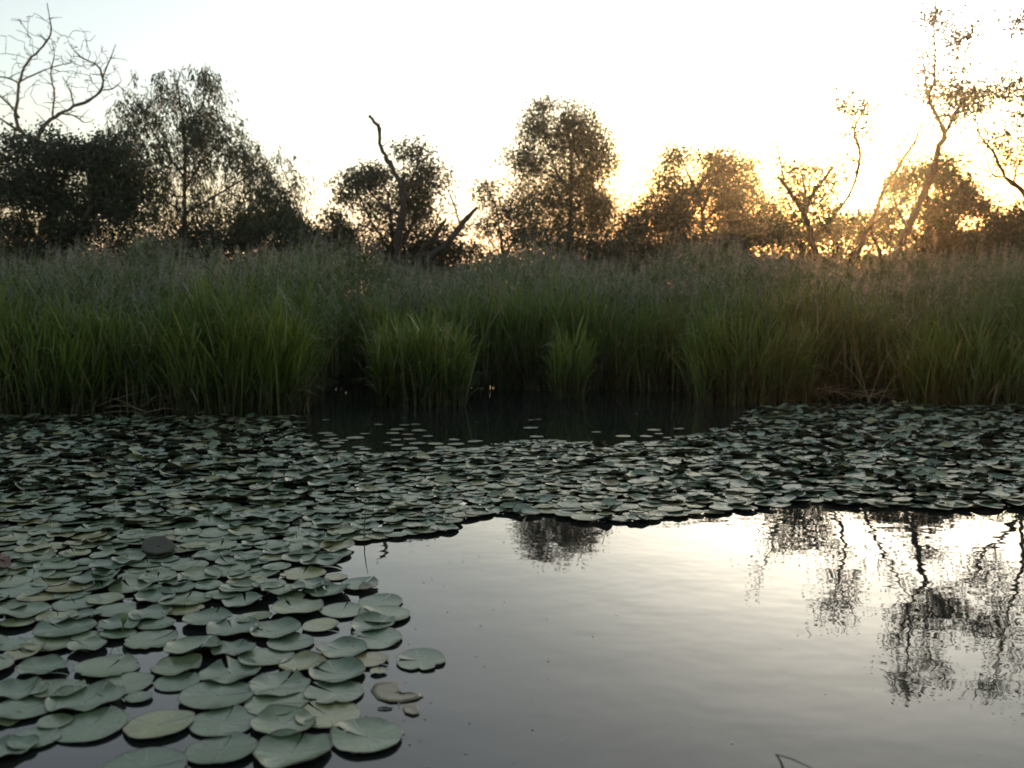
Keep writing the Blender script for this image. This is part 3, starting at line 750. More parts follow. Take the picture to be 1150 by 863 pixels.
def leafy(mb, base, height, nleaf, wid, spread_, az_bias=None, dry=.05):
    """stems that carry long arching blades"""
    n = len(base)
    a0 = NR.random(n) * 6.283
    d0 = np.stack([np.cos(a0), np.sin(a0), np.zeros(n)], 1)
    ln = height * np.abs(NR.normal(0, .10, n))
    u = np.linspace(0, 1, 5)[None, :]
    c = base[:, None, :] + d0[:, None, :] * (ln[:, None] * u ** 1.5)[..., None]
    c[..., 2] += height[:, None] * .8 * u
    rs = NR.random(n) * .9
    ribbons(mb, c, np.broadcast_to(.006 * (1.15 - u), (n, 5)), np.stack([np.cos(a0 + 1.6), np.sin(a0 + 1.6), 0 * a0], 1), rs, np.broadcast_to(u * .55, (n, 5)))
    for k in range(nleaf):
        f = np.clip(.08 + .80 * (k + NR.random(n)) / nleaf, 0, .88)
        a = a0 + 3.1416 * (k % 2) + NR.normal(size=n) * .9
        if az_bias is not None: a = np.where(NR.random(n) < .45, az_bias + NR.normal(size=n) * .7, a)
        dd = np.stack([np.cos(a), np.sin(a), np.zeros(n)], 1)
        st = base + d0 * (ln * f ** 1.5)[:, None]; st[:, 2] += height * .8 * f
        L_ = height * (.34 + .26 * NR.random(n)) * (1.05 - .3 * f)
        op = spread_ * (.35 + 1.1 * NR.random(n))                 # how far it leans out
        dr = np.where(NR.random(n) < .35, .5 + NR.random(n) * .5, NR.random(n) * .3)
        uu = np.linspace(0, 1, 6)[None, :]
        cc = st[:, None, :] + dd[:, None, :] * (L_[:, None] * (op[:, None] * uu + .35 * dr[:, None] * uu ** 2.5))[..., None]
        cc[..., 2] += L_[:, None] * (uu * np.sqrt(np.clip(1 - op[:, None] ** 2, .2, 1)) - .62 * dr[:, None] * uu ** 3)
        ww = wid * (.6 + .7 * NR.random(n))[:, None] * np.array([.55, .9, 1.0, .85, .5, .04])[None, :] * .5
        fa = a + np.pi / 2 + NR.normal(size=n) * .5
        sd_ = np.stack([np.cos(fa), np.sin(fa), NR.normal(size=n) * .25], 1)
        rnd = np.where(NR.random(n) < dry * (1.6 if k < 2 else .6), 1.0, np.clip(rs + NR.normal(size=n) * .15, 0, .9))
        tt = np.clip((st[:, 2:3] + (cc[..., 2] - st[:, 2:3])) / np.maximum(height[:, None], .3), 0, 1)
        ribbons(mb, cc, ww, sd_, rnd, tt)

bed = MB()
# front wall of tall blades
n = 4200
x = NR.uniform(-14, 14, n); y = yfront(x) + .05 + NR.random(n) ** 1.3 * 1.6
h = (1.25 + .50 * NR.beta(2.0, 1.8, n)) * height_noise(x, y)
leafy(bed, np.column_stack([x, y, np.full(n, -.12)]), h + .12, 7, .021, .34, None, .08)
n = 4000
n = 6500; q_ = NR.random(n)
x = np.where(q_ < .12, NR.uniform(1.9, 3.3, n), np.where(q_ < .30, NR.uniform(-3.9, -2.0, n), NR.uniform(-14, 14, n))); y = yfront(x) + .05 + NR.random(n) * 1.7
h = (.7 + .75 * NR.random(n))
blades(bed, np.column_stack([x, y, np.full(n, -.12)]), h + .12, .016 * (.6 + .8 * NR.random(n)), h * np.abs(NR.normal(0, .14, n)), h * np.where(NR.random(n) < .3, NR.random(n) * .6, NR.random(n) * .15), 7, .10)
# common reed behind: a stem with leaves along it
def reeds(mb, pl, n, x, y, hh, plume_p):
    z0 = ground_z(x, y)
    az = NR.random(n) * 6.283; ln = hh * np.abs(NR.normal(0, .07, n))
    d = np.stack([np.cos(az), np.sin(az), np.zeros(n)], 1)
    base = np.column_stack([x, y, z0])
    u = np.linspace(0, 1, 5)[None, :]
    c = base[:, None, :] + d[:, None, :] * (ln[:, None] * u ** 1.6)[..., None]
    c[..., 2] += hh[:, None] * u
    ribbons(mb, c, np.broadcast_to(.0035 * (1.1 - u), (n, 5)), np.stack([np.cos(az + 1.6), np.sin(az + 1.6), 0 * az], 1), np.where(NR.random(n) < .25, 1.0, NR.random(n) * .9))
    nl = 7
    for k in range(nl):
        f = .35 + .62 * (k + NR.random(n) * .6) / nl
        a = az * 0 + NR.random(n) * 6.283
        dd = np.stack([np.cos(a), np.sin(a), np.zeros(n)], 1)
        st = base + d * (ln * f ** 1.6)[:, None]; st[:, 2] += hh * f
        L_ = (.28 + .26 * NR.random(n))
        uu = np.linspace(0, 1, 4)[None, :]
        cc = st[:, None, :] + dd[:, None, :] * (L_[:, None] * uu * .55)[..., None]
        cc[..., 2] += L_[:, None] * (uu * .9 - .62 * uu ** 2.6)
        ww = .009 * np.array([.6, 1.0, .75, .05])[None, :] * (.7 + .6 * NR.random(n))[:, None]
        sd_ = np.stack([np.cos(a + 1.57), np.sin(a + 1.57), NR.normal(size=n) * .4], 1)
        ribbons(mb, cc, ww, sd_, NR.random(n) * .94)
    has = NR.random(n) < plume_p
    top = c[has, -1]; m_ = has.sum(); wind = np.array([.5, -.2, 0])
    for k in range(26):
        a = NR.random(m_) * 6.283
        dd = np.stack([np.cos(a), np.sin(a), 0 * a], 1) * .6 + wind
        f = (k / 26.0)
        st = top + np.array([0, 0, .26]) * (f - .45) + wind * .10 * max(f - .3, 0)
        L_ = (.07 + .07 * NR.random(m_)) * (1.15 - f)
        uu = np.linspace(0, 1, 3)[None, :]
        cc = st[:, None, :] + dd[:, None, :] * (L_[:, None] * uu)[..., None]
        cc[..., 2] += L_[:, None] * (uu * .9 - .9 * uu ** 2)
        ww = .0032 * np.array([.6, 1, .3])[None, :] * np.ones((m_, 1))
        ribbons(pl, cc, ww, np.stack([np.cos(a + 1.57), np.sin(a + 1.57), NR.normal(size=m_) * .5], 1), NR.random(m_))
plumes = MB(); reedm = MB()
n = 15000
y0_ = NR.random(n) ** 1.2
x = NR.uniform(-19, 19, n); y = yfront(x) + .6 + y0_ * 8.0
reeds(reedm, plumes, n, x, y, (1.42 + .72 * np.clip((y - yfront(x)) / 7, 0, 1) + NR.normal(0, .12, n)) * height_noise(x, y) * .97, .38)
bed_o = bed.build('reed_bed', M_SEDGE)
tag(bed_o, 'tall green reed bed filling the far bank behind the pond', 'reeds', kind='stuff')
ro = reedm.build('reed_leaves', M_REED, bed_o); ro['kind'] = 'stuff'
straw = MB()
for _ in range(230):        # fallen and broken dead stems lying along the water's edge
    sx_ = R_.choice((-1, 1)) * R_.uniform(3.6, 9.5); sy_ = float(yfront(sx_)) + R_.uniform(-.15, .5)
    a_ = R_.uniform(-.6, .6) + (3.14 if R_.random() < .5 else 0); l_ = R_.uniform(.3, 1.0); up_ = R_.uniform(-.03, .35) * l_
    p0_ = np.array([sx_, sy_, R_.uniform(.0, .12)]); p1_ = p0_ + np.array([math.cos(a_) * l_, math.sin(a_) * l_ * .5, up_]); pm_ = (p0_ + p1_) / 2 + np.array([0, 0, R_.uniform(0, .08)])
    q, rr = smooth_line([p0_, pm_, p1_], [.005, .004, .002], .15)
    tube(straw, q, rr, 4)
so = straw.build('fallen_straw', plain('straw', (.19, .155, .09), .7), bed_o); so['kind'] = 'stuff'
po = plumes.build('seed_plumes', M_PLUME, bed_o); po['kind'] = 'stuff'

# clumps that stand out in front of the bed
def clump(label, px0, px1, py, n, hmin, hmax, deep, dry=.06, wid=.014):
    a, b = wat(px0, py), wat(px1, py)
    c = (a + b) / 2
    org = np.array([c[0], c[1], 0.0])
    rx = abs(b[0] - a[0]) / 2
    xx = NR.uniform(-1, 1, n); yy = NR.uniform(-.5, 1, n)
    h = hmin + (hmax - hmin) * NR.beta(2.2, 1.6, n) * (1 - .25 * xx ** 4)
    base = np.column_stack([xx * rx, yy * deep, np.full(n, -.12)])
    mb = MB()
    az = np.where(NR.random(n) < .6, np.where(xx > 0, 0, np.pi) + NR.normal(size=n) * .8, NR.random(n) * 6.283)
    k = n // 2
    leafy(mb, base[:k], h[:k] + .12, 6, wid * 1.4, .36, np.where(xx[:k] > 0, -.3, 3.4), dry)
    k = n - n // 3
    blades(mb, base[k:], .85 * h[k:] + .12, wid * 1.2 * (.6 + .8 * NR.random(n - k)), h[k:] * np.abs(NR.normal(0, .16, n - k)), h[k:] * np.where(NR.random(n - k) < .35, NR.random(n - k) * .6, NR.random(n - k) * .15), 7, dry, az[k:])
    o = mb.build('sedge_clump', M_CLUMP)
    o.location = tuple(org)
    tag(o, label, 'reed clump')
clump('big yellow-green sedge clump ending at the dark water, tallest at left of the gap', 205, 332, 466, 900, 1.0, 1.52, .7)
clump('yellow-green sedge clump standing out in the dark water near the middle', 424, 522, 455, 520, .7, 1.42, .45)
clump('narrow clump of sedge with a few thin blades right of the middle clump', 622, 656, 449, 110, .6, 1.25, .25)
clump('wide sedge clump bordering the lily bed at the right end of the dark water', 782, 905, 453, 620, .8, 1.45, .6)
clump('sedge clump overhanging the lily bed, with bent pale blades, near the right edge', 1015, 1150, 456, 600, .7, 1.3, .6, .1)
clump('low sedge clump along the lily bed at the left edge of the pond', -30, 120, 466, 700, .8, 1.42, .7)
# dry bent stems at the water's edge
for lb, px, py, tops in (('pale dry reed stems bent over beside the dark gap in the reeds', 338, 464, [(352, 415), (341, 408), (356, 422), (333, 400)]),
                         ('pale broken reed stems arching over the right lily bed', 985, 455, [(955, 393), (1000, 395), (940, 405), (1012, 420)]),
                         ('three pale dead stalks at the foot of the left sedge clump', 245, 466, [(226, 410), (254, 405), (238, 425)])):
    b = wat(px, py); mb = MB()
    for tx, ty in tops:
        q = at(tx, ty, b[1] - .05)
        st = b + np.array([R_.uniform(-.1, .1), R_.uniform(0, .2), -.05])
        md = st * .45 + q * .55; md[2] += .10
        pts, rr = smooth_line([st - b, md - b, q - b, q - b + np.array([.06 * np.sign(tx - px), 0, -.07])], [.005, .004, .003, .002], .08)
        tube(mb, pts, rr, 5)
    o = mb.build('dry_reeds', plain('dry_stem', (.20, .17, .10), .7)); o.location = tuple(b)
    tag(o, lb, 'dry reeds')

# ------------------------------------------------------------------ lily pads
def pad_geo(seed, na=44, rim=.022, lobe=.03, fold=0.0, notch=.07, teeth=.016, bite=0):
    """unit-diameter-1 pad (radius .5), notch towards +Y. returns verts, faces, material ids, ang, rad"""
    r = np.random.default_rng(seed)
    a0 = np.linspace(notch, 2 * np.pi - notch, na)
    wob = sum(r.normal() * teeth * np.cos(k * a0 + r.random() * 6.28) for k in (2, 3, 5)) + r.normal(size=na) * teeth * .35
    R1 = .5 * (1 + wob)
    if bite:
        for _ in range(bite):
            c = r.uniform(.8, 5.5); R1 *= 1 - r.uniform(.08, .22) * np.exp(-((a0 - c) / .13) ** 2)
    edge_n = sum(r.normal() * np.cos(k * a0 + r.random() * 6.28) for k in (2, 3, 4, 6)) / 2
    dn = np.minimum(a0, 2 * np.pi - a0)
    sl = np.where(a0 < np.pi, 1.0, r.choice([.2, .5, .9]))
    rings = [0.02, .3, .55, .76, .9, .975, 1.0]
    V, A_, RD = [], [], []
    for q in rings:
        z = rim * q ** 4 * (.9 + .38 * edge_n) + lobe * sl * np.exp(-(dn / .35) ** 2) * q ** 2.2 \
            + fold * np.maximum(0, np.cos(a0 - 2.2)) ** 3 * q ** 2 - .008 * (1 - q)
        V.append(np.column_stack([np.sin(a0) * R1 * q, np.cos(a0) * R1 * q, z])); A_.append(a0); RD.append(np.full(na, q))
    sk = V[-1].copy(); th = .007 + .016 * np.clip(edge_n + r.normal(size=na) * .5, 0, 2)
    sk[:, 2] -= th; sk[:, :2] *= .985
    V.append(sk); A_.append(a0); RD.append(np.full(na, 1.0))
    V = np.concatenate(V); nr = len(rings) + 1
    i = np.arange(nr - 1)[:, None] * na; j = np.arange(na - 1)[None, :]
    F = np.stack([i + j, i + j + 1, i + na + j + 1, i + na + j], -1).reshape(-1, 4)
    mi = np.zeros((nr - 1, na - 1), int); mi[-1] = 1
    return V, F, mi.ravel(), np.concatenate(A_), np.concatenate(RD)

STY = {
    'flat':   [dict(rim=.02, lobe=.02, notch=.03), dict(rim=.026, lobe=.012, notch=.05), dict(rim=.016, lobe=.035, notch=.025), dict(rim=.022, lobe=.028, notch=.04)],
    'rimmed': [dict(rim=.07, lobe=.02, notch=.03), dict(rim=.085, lobe=.03, notch=.05), dict(rim=.065, lobe=.05, notch=.03), dict(rim=.09, lobe=.015, notch=.025)],
    'folded': [dict(rim=.03, lobe=.10, notch=.06), dict(rim=.04, lobe=.13, notch=.09), dict(rim=.03, lobe=.09, fold=.06, notch=.05)],
    'curled': [dict(rim=.05, fold=.22, lobe=.03), dict(rim=.07, fold=.16, lobe=.06, notch=.06), dict(rim=.12, fold=.08, lobe=.04)],
    'bitten': [dict(rim=.02, lobe=.04, bite=2), dict(rim=.03, lobe=.05, bite=4)],
}
PM = {}
sd_i = 100
for k, lst in STY.items():
    PM[k] = []
    for kw in lst:
        sd_i += 1
        v, f, mi, a_, rd = pad_geo(sd_i, **kw)
        mb = MB(); mb.add(v, f, mi, rnd=0.0, ang=a_, rad=rd)
        PM[k].append(mb.mesh('lily_pad', [M_PAD, M_EDGE]))
LO = [pad_geo(300 + q, na=22, **kw) for q, kw in enumerate(STY['flat'] + STY['rimmed'] * 2 + STY['folded'] + STY['curled'] * 2)]
LO_FLAT = [pad_geo(400 + q, na=22, **kw) for q, kw in enumerate(STY['flat'])]

# hand-traced pads of the near rows: photo px x, y, width, style, notch direction (degrees from away-from-camera), label
z2 = lambda zx, zy, zw: (zx / 2.2115, 600 + zy / 2.2115, zw / 2.2115)
TR = [
    (360, 588, 205, 'flat', 70, 'lily pad cut by the bottom edge of the frame, alone at the front'),
    (550, 540, 180, 'flat', 3, 'lily pad with a pale notch at its back, front row, left of the broadest one'),
    (725, 545, 192, 'rimmed', 5, 'broadest front lily pad, dark lifted rim, its stalk notch at the back'),
    (910, 509, 182, 'folded', -75, 'lily pad with a dark folded notch at its left, nearest the open water'),
    (555, 471, 172, 'flat', 2, 'lily pad directly behind the front pad with the pale notch'),
    (705, 478, 168, 'rimmed', 25, 'lily pad second from the front beside the open water, with an oblique notch'),
    (395, 478, 172, 'flat', 55, 'large flat lily pad with a streak, water all round its front'),
    (225, 480, 180, 'flat', 6, 'yellowish broad lily pad at the edge of the water at lower left'),
    (85, 512, 125, 'flat', 30, 'pale small lily pad next to the water at lower left'),
    (20, 541, 130, 'rimmed', -20, 'lily pad cut by the left edge in the lowest row'),
    (815, 452, 165, 'flat', -50, 'broad lily pad lying half under the yellow one'),
    (830, 398, 150, 'bitten', -60, 'yellowed lily pad with a reddish torn edge, beside the torn brown leaf'),
    (838, 350, 145, 'rimmed', -75, 'lily pad with a groove across it, just behind the yellowed one'),
    (692, 380, 152, 'folded', 20, 'lily pad with one lobe folded up, two rows behind the oblique notch'),
    (752, 327, 120, 'rimmed', 50, 'lily pad between the grooved pad and the dense bed'),
    (540, 405, 186, 'flat', 80, 'widest flat lily pad with a slit at its right, gap of water on its left'),
    (690, 422, 165, 'flat', 100, 'lily pad lapped under the pad with the folded lobe'),
    (308, 376, 140, 'flat', 60, 'pale flat lily pad above the bay of water at lower left'),
    (345, 410, 70, 'flat', 40, 'small lily pad half hidden at the bay of water'),
    (212, 418, 178, 'rimmed', 15, 'large lily pad with a heavy dark front rim at lower left'),
    (268, 335, 158, 'bitten', 10, 'lily pad with a ragged front edge and a pale spot, mid left'),
    (440, 335, 132, 'rimmed', 85, 'lily pad with a black front rim above the gap of water'),
    (440, 372, 110, 'flat', 30, 'thin floating lily pad just below the black rimmed one'),
    (572, 349, 150, 'folded', -30, 'lily pad with a triangular dark fold, centre of the near bed'),
    (660, 310, 132, 'flat', 70, 'smooth oval lily pad in the middle of the near bed'),
    (850, 293, 130, 'rimmed', -65, 'lily pad with a slit at its left by the bed edge'),
    (918, 317, 98, 'flat', 90, 'lily pad tucked under the slit one, rim in the open water'),
    (932, 263, 138, 'flat', -70, 'long lily pad with a groove at the open water edge'),
    (955, 205, 128, 'folded', -70, 'lily pad with a dark fold at left and lifted right rim on the bed edge'),
    (945, 172, 112, 'flat', 20, 'smooth lily pad at the bed edge behind the lifted one'),
    (925, 228, 110, 'rimmed', 20, 'dark lily pad underneath the lifted one'),
    (850, 195, 108, 'flat', 4, 'flat lily pad with a pale notch beside the lifted one'),
    (738, 192, 130, 'rimmed', -40, 'lily pad with a wavy dark rim in the near bed'),
    (722, 272, 122, 'flat', 60, 'pale lily pad with its front edge dipped in water'),
    (685, 246, 128, 'rimmed', -80, 'lily pad with a slanting crease, left of the dipped one'),
    (752, 103, 112, 'bitten', 0, 'lily pad with a dark spot at its middle at the bed corner'),
    (835, 109, 58, 'flat', 60, 'small round lily pad at the bed corner by open water'),
    (1045, 316, 132, 'bitten', -95, 'lone pale lily pad with a black torn notch floating free on open water'),
    (50, 395, 130, 'rimmed', 20, 'lily pad with a drooped front rim near the left edge'),
    (62, 438, 150, 'flat', 45, 'half covered pale lily pad at the left of the heavy rimmed one'),
    (22, 465, 70, 'rimmed', -40, 'small lily pad at the left edge above the lowest row'),
    (145, 392, 128, 'rimmed', -10, 'lily pad with a sharp brown rim at left of the bay'),
    (138, 470, 85, 'flat', 80, 'narrow lily pad wedged under the heavy rimmed one'),
    (515, 218, 122, 'rimmed', 10, 'lily pad with a pointed lobe in the near bed'),
    (610, 172, 112, 'curled', -20, 'lily pad with a sharp shadowed edge in the near bed'),
    (375, 268, 128, 'bitten', 40, 'lily pad with a nibbled front edge beside the bud'),
    (480, 290, 145, 'curled', 20, 'lily pad curled up over its neighbour, mid left'),
    (940, 345, 42, 'flat', 0, 'tiny lily pad lying in the water by the bed edge'),
]
pads = []          # (x, y, diameter, style, rot, label, z, tiltx, tilty)
placed = []
for k, (zx, zy, zw, st, nd, lb) in enumerate(TR):
    px, py, pw = z2(zx, zy, zw)
    p = wat(px, py)
    dd = np.array([p[0], p[1] * cp - (-EYE) * 0 , 0])
    depth = p[1] * cp + EYE * sp
    dia = pw / FPX * depth
    pads.append([p[0], p[1], dia, st, -math.radians(nd), lb])
    placed.append((p[0], p[1], dia))

# outline of the lily bed (photo px on the water), filled with pads
BED = [(-700, 1500), (-250, 900), (40, 846), (125, 848), (140, 800), (215, 780), (250, 748), (345, 732), (398, 742), (420, 722), (452, 690), (446, 668), (400, 655), (372, 640), (372, 626), (398, 612), (440, 606), (500, 596), (520, 582), (600, 578), (660, 586), (700, 588), (745, 583), (850, 572), (900, 566), (1000, 571), (1060, 575), (1150, 570), (1600, 580),
       (1600, 470), (1150, 460), (1000, 456), (850, 460), (822, 484), (745, 498), (700, 502), (640, 497), (600, 496), (540, 504), (470, 512), (375, 516), (347, 500), (335, 470), (0, 470), (-500, 474)]
BW = np.array([wat(*p)[:2] for p in BED])
def inside(x, y, poly):
    c = np.zeros(len(x), bool); j = len(poly) - 1
    for i in range(len(poly)):
        xi, yi = poly[i]; xj, yj = poly[j]
        k = ((yi > y) != (yj > y)) & (x < (xj - xi) * (y - yi) / (yj - yi + 1e-12) + xi)
        c ^= k; j = i
    return c
cand = np.column_stack([NR.uniform(-12, 14, 200000), NR.uniform(1.2, 13, 200000)])
cand = cand[inside(cand[:, 0], cand[:, 1], BW)]
pos = np.zeros((9000, 3)); npos = len(placed); pos[:npos] = placed
auto = []
for cxy in cand:
    dia = (.15 + .13 * R_.random() ** .7) * (1 - .34 * min(1, max(0, (cxy[1] - 3.6) / 3.2)))
    d = np.hypot(pos[:npos, 0] - cxy[0], pos[:npos, 1] - cxy[1])
    near = .36 if npos else 0
    lim = (pos[:npos, 2] + dia) * .5 * np.where(np.arange(npos) < len(placed), .84, .64 - .07 * min(1, max(0, (cxy[1] - 3.8) / 2))) * (1.15 if cxy[1] < 3.45 else 1)
    if (d < lim).any(): continue
    if cxy[1] < 3.9 and R_.random() < .25: continue
    pos[npos] = (*cxy, dia); npos += 1
    auto.append((cxy[0], cxy[1], dia))
    if npos > 7800: break
# loose pads on the dark water beyond the bed
for _ in range(520):
    px, py = R_.uniform(345, 810), R_.uniform(464, 512)
    if R_.random() > ((py - 462) / 50.0) ** 1.8: continue
    if 500 < px < 780 and R_.random() < .35: continue
    p = wat(px, py); dia = R_.uniform(.09, .19)
    if py < 476: dia *= .6
    d = np.hypot(pos[:npos, 0] - p[0], pos[:npos, 1] - p[1])
    if (d < (pos[:npos, 2] + dia) * .5).any(): continue
    pos[npos] = (p[0], p[1], dia); npos += 1
    auto.append((p[0], p[1], dia, 'loose'))

def in_view(x, y):
    dz = y * cp + EYE * sp
    px = CX + FPX * x / dz
    py = CY + FPX * (EYE * cp - y * sp) / dz
    return -30 < px < 1180 and py < 880, px, py
size_px = lambda a: a[2] / math.hypot(a[0], a[1], EYE)
vis = [a for a in auto if len(a) == 3 and in_view(a[0], a[1])[0]]
vis.sort(key=size_px, reverse=True)
n_ind = 300 - len(TR)
ind = vis[:n_ind]
ids = set(id(a) for a in ind)
rest = [a for a in auto if id(a) not in ids]

def rough_at(x, y):      # 0 = flat calm pads, 1 = crowded pads pushed up and tilted
    ok, px, py = in_view(x, y)
    a = np.clip((620 - py) / 110, 0, 1)
    mid = np.exp(-((px - 590) / 190) ** 2)
    return float(a * (1 - .8 * mid) * (.75 + .5 * mnoise.noise(Vector((x * .9, y * .9, 3)))))
def style_for(x, y):
    r = R_.random()
    far = rough_at(x, y)
    if r < .42 - .25 * far: return 'flat'
    if r < .74 - .16 * far: return 'rimmed'
    if r < .86: return 'folded'
    if r < .90 + .03 * far: return 'curled'
    return 'bitten'
FORM = {'flat': 'flat', 'rimmed': 'dark rimmed', 'folded': 'lobe-folded', 'curled': 'curled', 'bitten': 'ragged edged'}
def zone(px, py):
    row = 'beside the bay of water at lower left' if py > 760 and px < 260 else 'in the near bed below the upright bud' if py > 700 and px < 230 else \
          'at the bed edge facing the open water' if px > 330 and py > 640 else \
          'in the crowded bed round the withered brown leaf' if px < 140 else 'in the crowded bed around the dark drooping pad' if px < 300 else \
          'in the bed beside the thin green stalk' if px < 520 else 'along the strip before the middle reeds' if px < 800 else 'along the strip below the leaning trees'
    return row
MARKS = [((11), 'the yellowed torn pad'), (15, 'the widest slit pad'), (19, 'the pad with the heavy rim'), (23, 'the pad with the triangular fold'), (20, 'the ragged pad with the pale spot'),
         (28, 'the pad with the lifted right rim'), (35, 'the pad with the dark middle'), (7, 'the yellowish broad pad'), (38, 'the drooped rim pad'),
         ((138, 705), 'the upright green bud'), ((5, 638), 'the withered brown leaf'), ((178, 620), 'the dark drooping leaf'), ((410, 604), 'the thin green stalk'), ((412, 665), 'the dark scrap at the bed tip')]
MARKS = [((TR[m][0] / 2.2115, 600 + TR[m][1] / 2.2115) if isinstance(m, int) else m, t_) for m, t_ in MARKS]
everything = [(p[0], p[1], None) for p in pads] + [(a[0], a[1], a) for a in ind]
where = {}
for x_, y_, ref in everything:
    ok, px, py = in_view(x_, y_)
    d_ = [(math.hypot(px - m[0], (py - m[1]) * 2.4), k) for k, (m, t_) in enumerate(MARKS)]
    dm, k = min(d_)
    if 12 < dm < 190:
        m = MARKS[k][0]; dx, dy = px - m[0], (py - m[1]) * 2.4
        rel = ('right of' if dx > 0 else 'left of') if abs(dx) > abs(dy) else ('in front of' if dy > 0 else 'behind')
        where.setdefault((k, rel), []).append((dm, ref))
ORD = ['nearest', 'second', 'third', 'fourth', 'fifth', 'sixth', 'seventh', 'eighth']
named = {}
for (k, rel), lst in where.items():
    for q, (dm, ref) in enumerate(sorted(lst, key=lambda t_: t_[0])[:8]):
        if ref is not None: named[id(ref)] = '%s %s %s' % (ORD[q], rel, MARKS[k][1])
for a in ind:
    ok, px, py = in_view(a[0], a[1])
    st = style_for(a[0], a[1])
    sz = 'small' if a[2] < .17 else 'large' if a[2] > .235 else 'medium'
    lb = '%s %s lily pad, %s' % (sz, FORM[st], named[id(a)]) if id(a) in named else '%s %s lily pad %s' % (sz, FORM[st], zone(px, py))
    pads.append([a[0], a[1], a[2], st, math.radians(R_.gauss(0, 65)), lb])
for k, (x, y, dia, st, rot, lb) in enumerate(pads):
    o = link('lily_pad', R_.choice(PM[st]))
    tr = k < len(TR)
    far = rough_at(x, y)
    o.location = (x, y, (.004 + .006 * R_.random()) if tr else .008 + .022 * R_.random() * (.4 + far))
    tl = (.028 if tr else .03 + .09 * far)
    o.rotation_euler = (-abs(R_.gauss(0, tl)) * .9 + tl * .2, R_.gauss(0, tl), rot)
    # tilt is applied about world axes: build it as a matrix
    from mathutils import Euler
    e = Euler((R_.gauss(-.8 * tl, tl), R_.gauss(0, tl), 0)).to_matrix() @ Euler((0, 0, rot)).to_matrix()
    o.rotation_euler = e.to_euler()
    o.scale = (dia, dia * R_.uniform(.92, 1.04), dia)
    tag(o, lb, 'lily pad', 'lily pads of the near bed')

far_mb = MB()
for a in rest:
    loose = len(a) == 4
    v, f, mi, an, rd = R_.choice(LO_FLAT if loose or R_.random() > .25 + .7 * rough_at(a[0], a[1]) else LO)
    th = R_.gauss(0, 1.3)
    fr = rough_at(a[0], a[1])
    tl = .01 if loose else .025 + .12 * fr
    cl = 0.0 if loose else fr
    e = np.array(Euler((R_.gauss(-.03 - .3 * tl, tl), R_.gauss(0, tl), 0)).to_matrix() @ Euler((0, 0, th)).to_matrix())
    vv = v * np.array([1, 1, .5 if loose else 1 + .5 * cl])
    vv = (vv * a[2]) @ e.T + np.array([a[0], a[1], .008 if loose else .008 + .035 * R_.random() * (.15 + fr)])
    far_mb.add(vv, f, mi, rnd=R_.random(), ang=an, rad=rd)
fo = far_mb.build('distant_lily_pads', [M_PAD, M_EDGE])
tag(fo, 'carpet of small lily pads covering the pond up to the reeds', 'lily pads', kind='stuff')

# ------------------------------------------------------------------ small things on the water
def leaf_sheet(name, outline, matl, label, cat, z=.006, curl=.03, extra=None):
    """irregular sunken or withered leaf: outline in photo px on the water"""
    P = np.array([wat(*p) for p in outline]); c = P.mean(0); c[2] = 0
    mb = MB(); n = len(P); rings = (0.05, .4, .75, 1.0)
    V = []
    for q in rings:
        v = (P - c) * q
        v[:, 2] = z + curl * q * q * np.abs(np.sin(np.arange(n) * 1.7)) 
        V.append(v)
    sk = V[-1].copy(); sk[:, 2] -= .0015; V.append(sk)
    V = np.concatenate(V); nr = len(rings) + 1
    i = np.arange(nr - 1)[:, None] * n; j = np.arange(n)[None, :]; j2 = (j + 1) % n
    mb.add(V, np.stack([i + j, i + j2, i + n + j2, i + n + j], -1).reshape(-1, 4))
    o = mb.build(name, matl); o.location = tuple(c)
    tag(o, label, cat)
leaf_sheet('torn_leaf', [(416, 776), (421, 770), (432, 767), (446, 768), (449, 774), (451, 781), (462, 779), (476, 782), (468, 787), (452, 790), (438, 790), (424, 786)], M_BROWN,
           'torn brown lily leaf half sunk in the open water beside the yellowed pad', 'leaf', .003, .004)
leaf_sheet('leaf_scrap', [(452, 797), (457, 793), (465, 792), (470, 797), (471, 803), (464, 805), (455, 802)], M_BROWN,
           'small scrap of brown leaf floating below the torn brown leaf', 'leaf', .003, .005)
leaf_sheet('withered_leaf', [(-3, 637), (0, 631), (6, 629), (12, 634), (13, 642), (6, 646), (-1, 644)], M_RUST,
           'withered reddish-brown leaf curled up at the left edge of the bed', 'leaf', .018, .03)
leaf_sheet('drooping_leaf', [(158, 622), (162, 613), (172, 608), (184, 609), (193, 614), (199, 621), (192, 627), (176, 630), (164, 628)], plain('dark_leaf', (.010, .013, .004), .85),
           'dark olive lily leaf raised in a dome over the crowded bed', 'leaf', .028, .012)
leaf_sheet('floating_scrap', [(402, 664), (408, 661), (418, 662), (421, 666), (412, 668), (404, 667)], M_BROWN,
           'small dark leaf scrap at the tip of the bed by the open water', 'leaf', .02, .02)

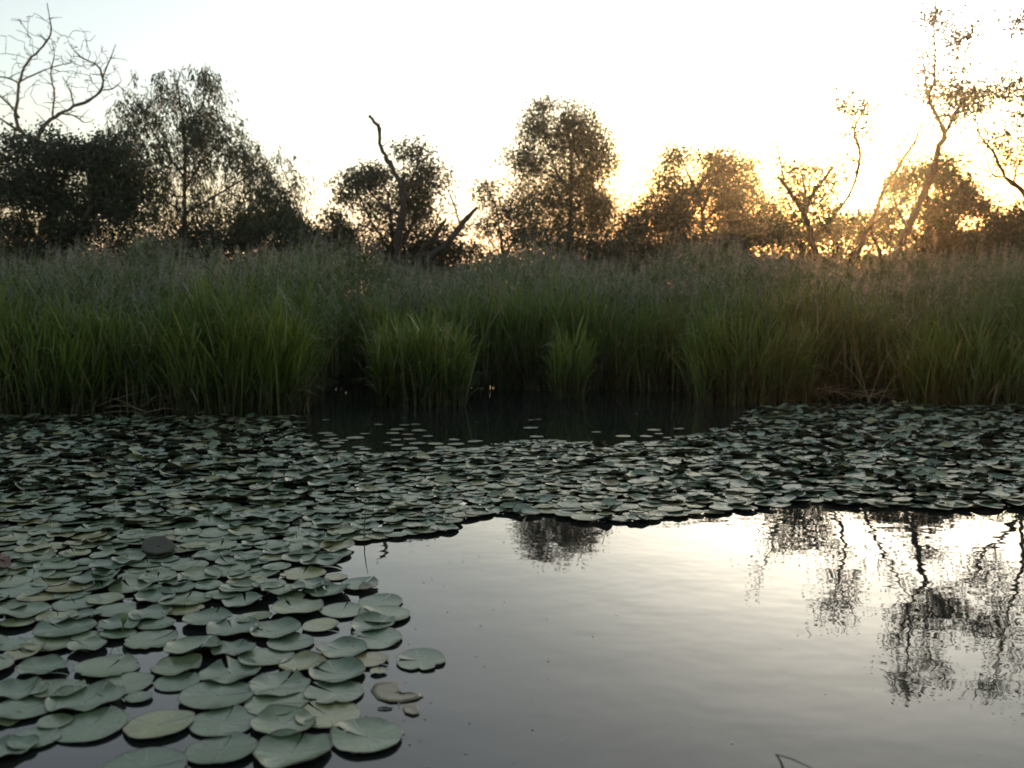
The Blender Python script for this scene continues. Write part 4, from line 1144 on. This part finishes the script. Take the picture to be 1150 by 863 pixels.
def stalk(name, pts, r, matl, label, cat, k=6):
    b = np.array(pts[0]); b[2] = 0
    q, rr = smooth_line(np.array(pts) - b, r, .02)
    mb = MB(); tube(mb, q, rr, k, .04)
    o = mb.build(name, matl); o.location = tuple(b)
    tag(o, label, cat); return o
b = wat(410, 606)
stalk('reed_stalk', [b - [0, 0, .1], at(409, 594, b[1]), at(410, 580, b[1]), at(412, 566, b[1])], [.004, .0035, .003, .0015], M_STALK, 'thin green stalk standing up at the water edge beside the middle of the bed', 'stalk')
b = wat(138, 712)
o = stalk('lily_bud', [b - [0, 0, .05], at(138, 705, b[1]), at(139, 699, b[1])], [.005, .005, .005], M_STALK, 'closed green lily bud on an upright stalk among the left pads', 'flower bud')
mb = MB()
p0 = at(139, 700, b[1]) - np.array([b[0], b[1], 0])
hgt = np.linspace(0, 1, 7)
tube(mb, p0 + np.outer(hgt, [0.006, 0, .05]), .013 * np.sin(np.pi * (.12 + .86 * hgt)) ** .8 + .001, 10)
mb.build('bud', M_BUD, o)
a, b2 = wat(470, 797), wat(450, 797)
stalk('floating_twig', [wat(424, 797) + [0, 0, .004], wat(432, 796.5) + [0, 0, .006], wat(440, 797) + [0, 0, .003]], [.003, .005, .003], M_TWIG, 'short dark twig floating left of the brown leaf scrap', 'twig')
b = wat(884, 872)
o = stalk('bent_stem', [b - [0, 0, .02], at(877, 856, b[1]), at(871, 847.5, b[1] - .01)], [.004, .0035, .002], M_TWIG, 'bent dead stem poking out of the open water at the bottom edge', 'stem')
q = [at(871, 847.5, b[1] - .01), at(890, 853, b[1] + .02), wat(918, 866)]
q, rr = smooth_line(np.array(q) - np.array([b[0], b[1], 0]), [.002, .0025, .0015], .03)
mb = MB(); tube(mb, q, rr, 5); mb.build('bent_tip', M_TWIG, o)

mb = MB()
for _ in range(420):
    q_ = R_.random()
    px, py = R_.uniform(360, 1150), R_.uniform(580, 870)
    edge = 470 if py > 640 else 520
    if R_.random() > math.exp(-abs(px - edge) / 60.0) + .04: continue
    p = wat(px, py); r_ = R_.uniform(.003, .009); a = R_.random() * 6.28
    c_, s_ = math.cos(a) * r_, math.sin(a) * r_
    x_, y_ = p[0], p[1]
    mb.add([(x_ + c_, y_ + s_, .004), (x_ - s_ * .6, y_ + c_ * .6, .005), (x_ - c_, y_ - s_, .004), (x_ + s_ * .6, y_ - c_ * .6, .005)], [(0, 1, 2, 3)])
o = mb.build('floating_flecks', M_BROWN)
tag(o, 'tiny brown flecks of plant litter floating on the open water', 'pond litter', kind='stuff')
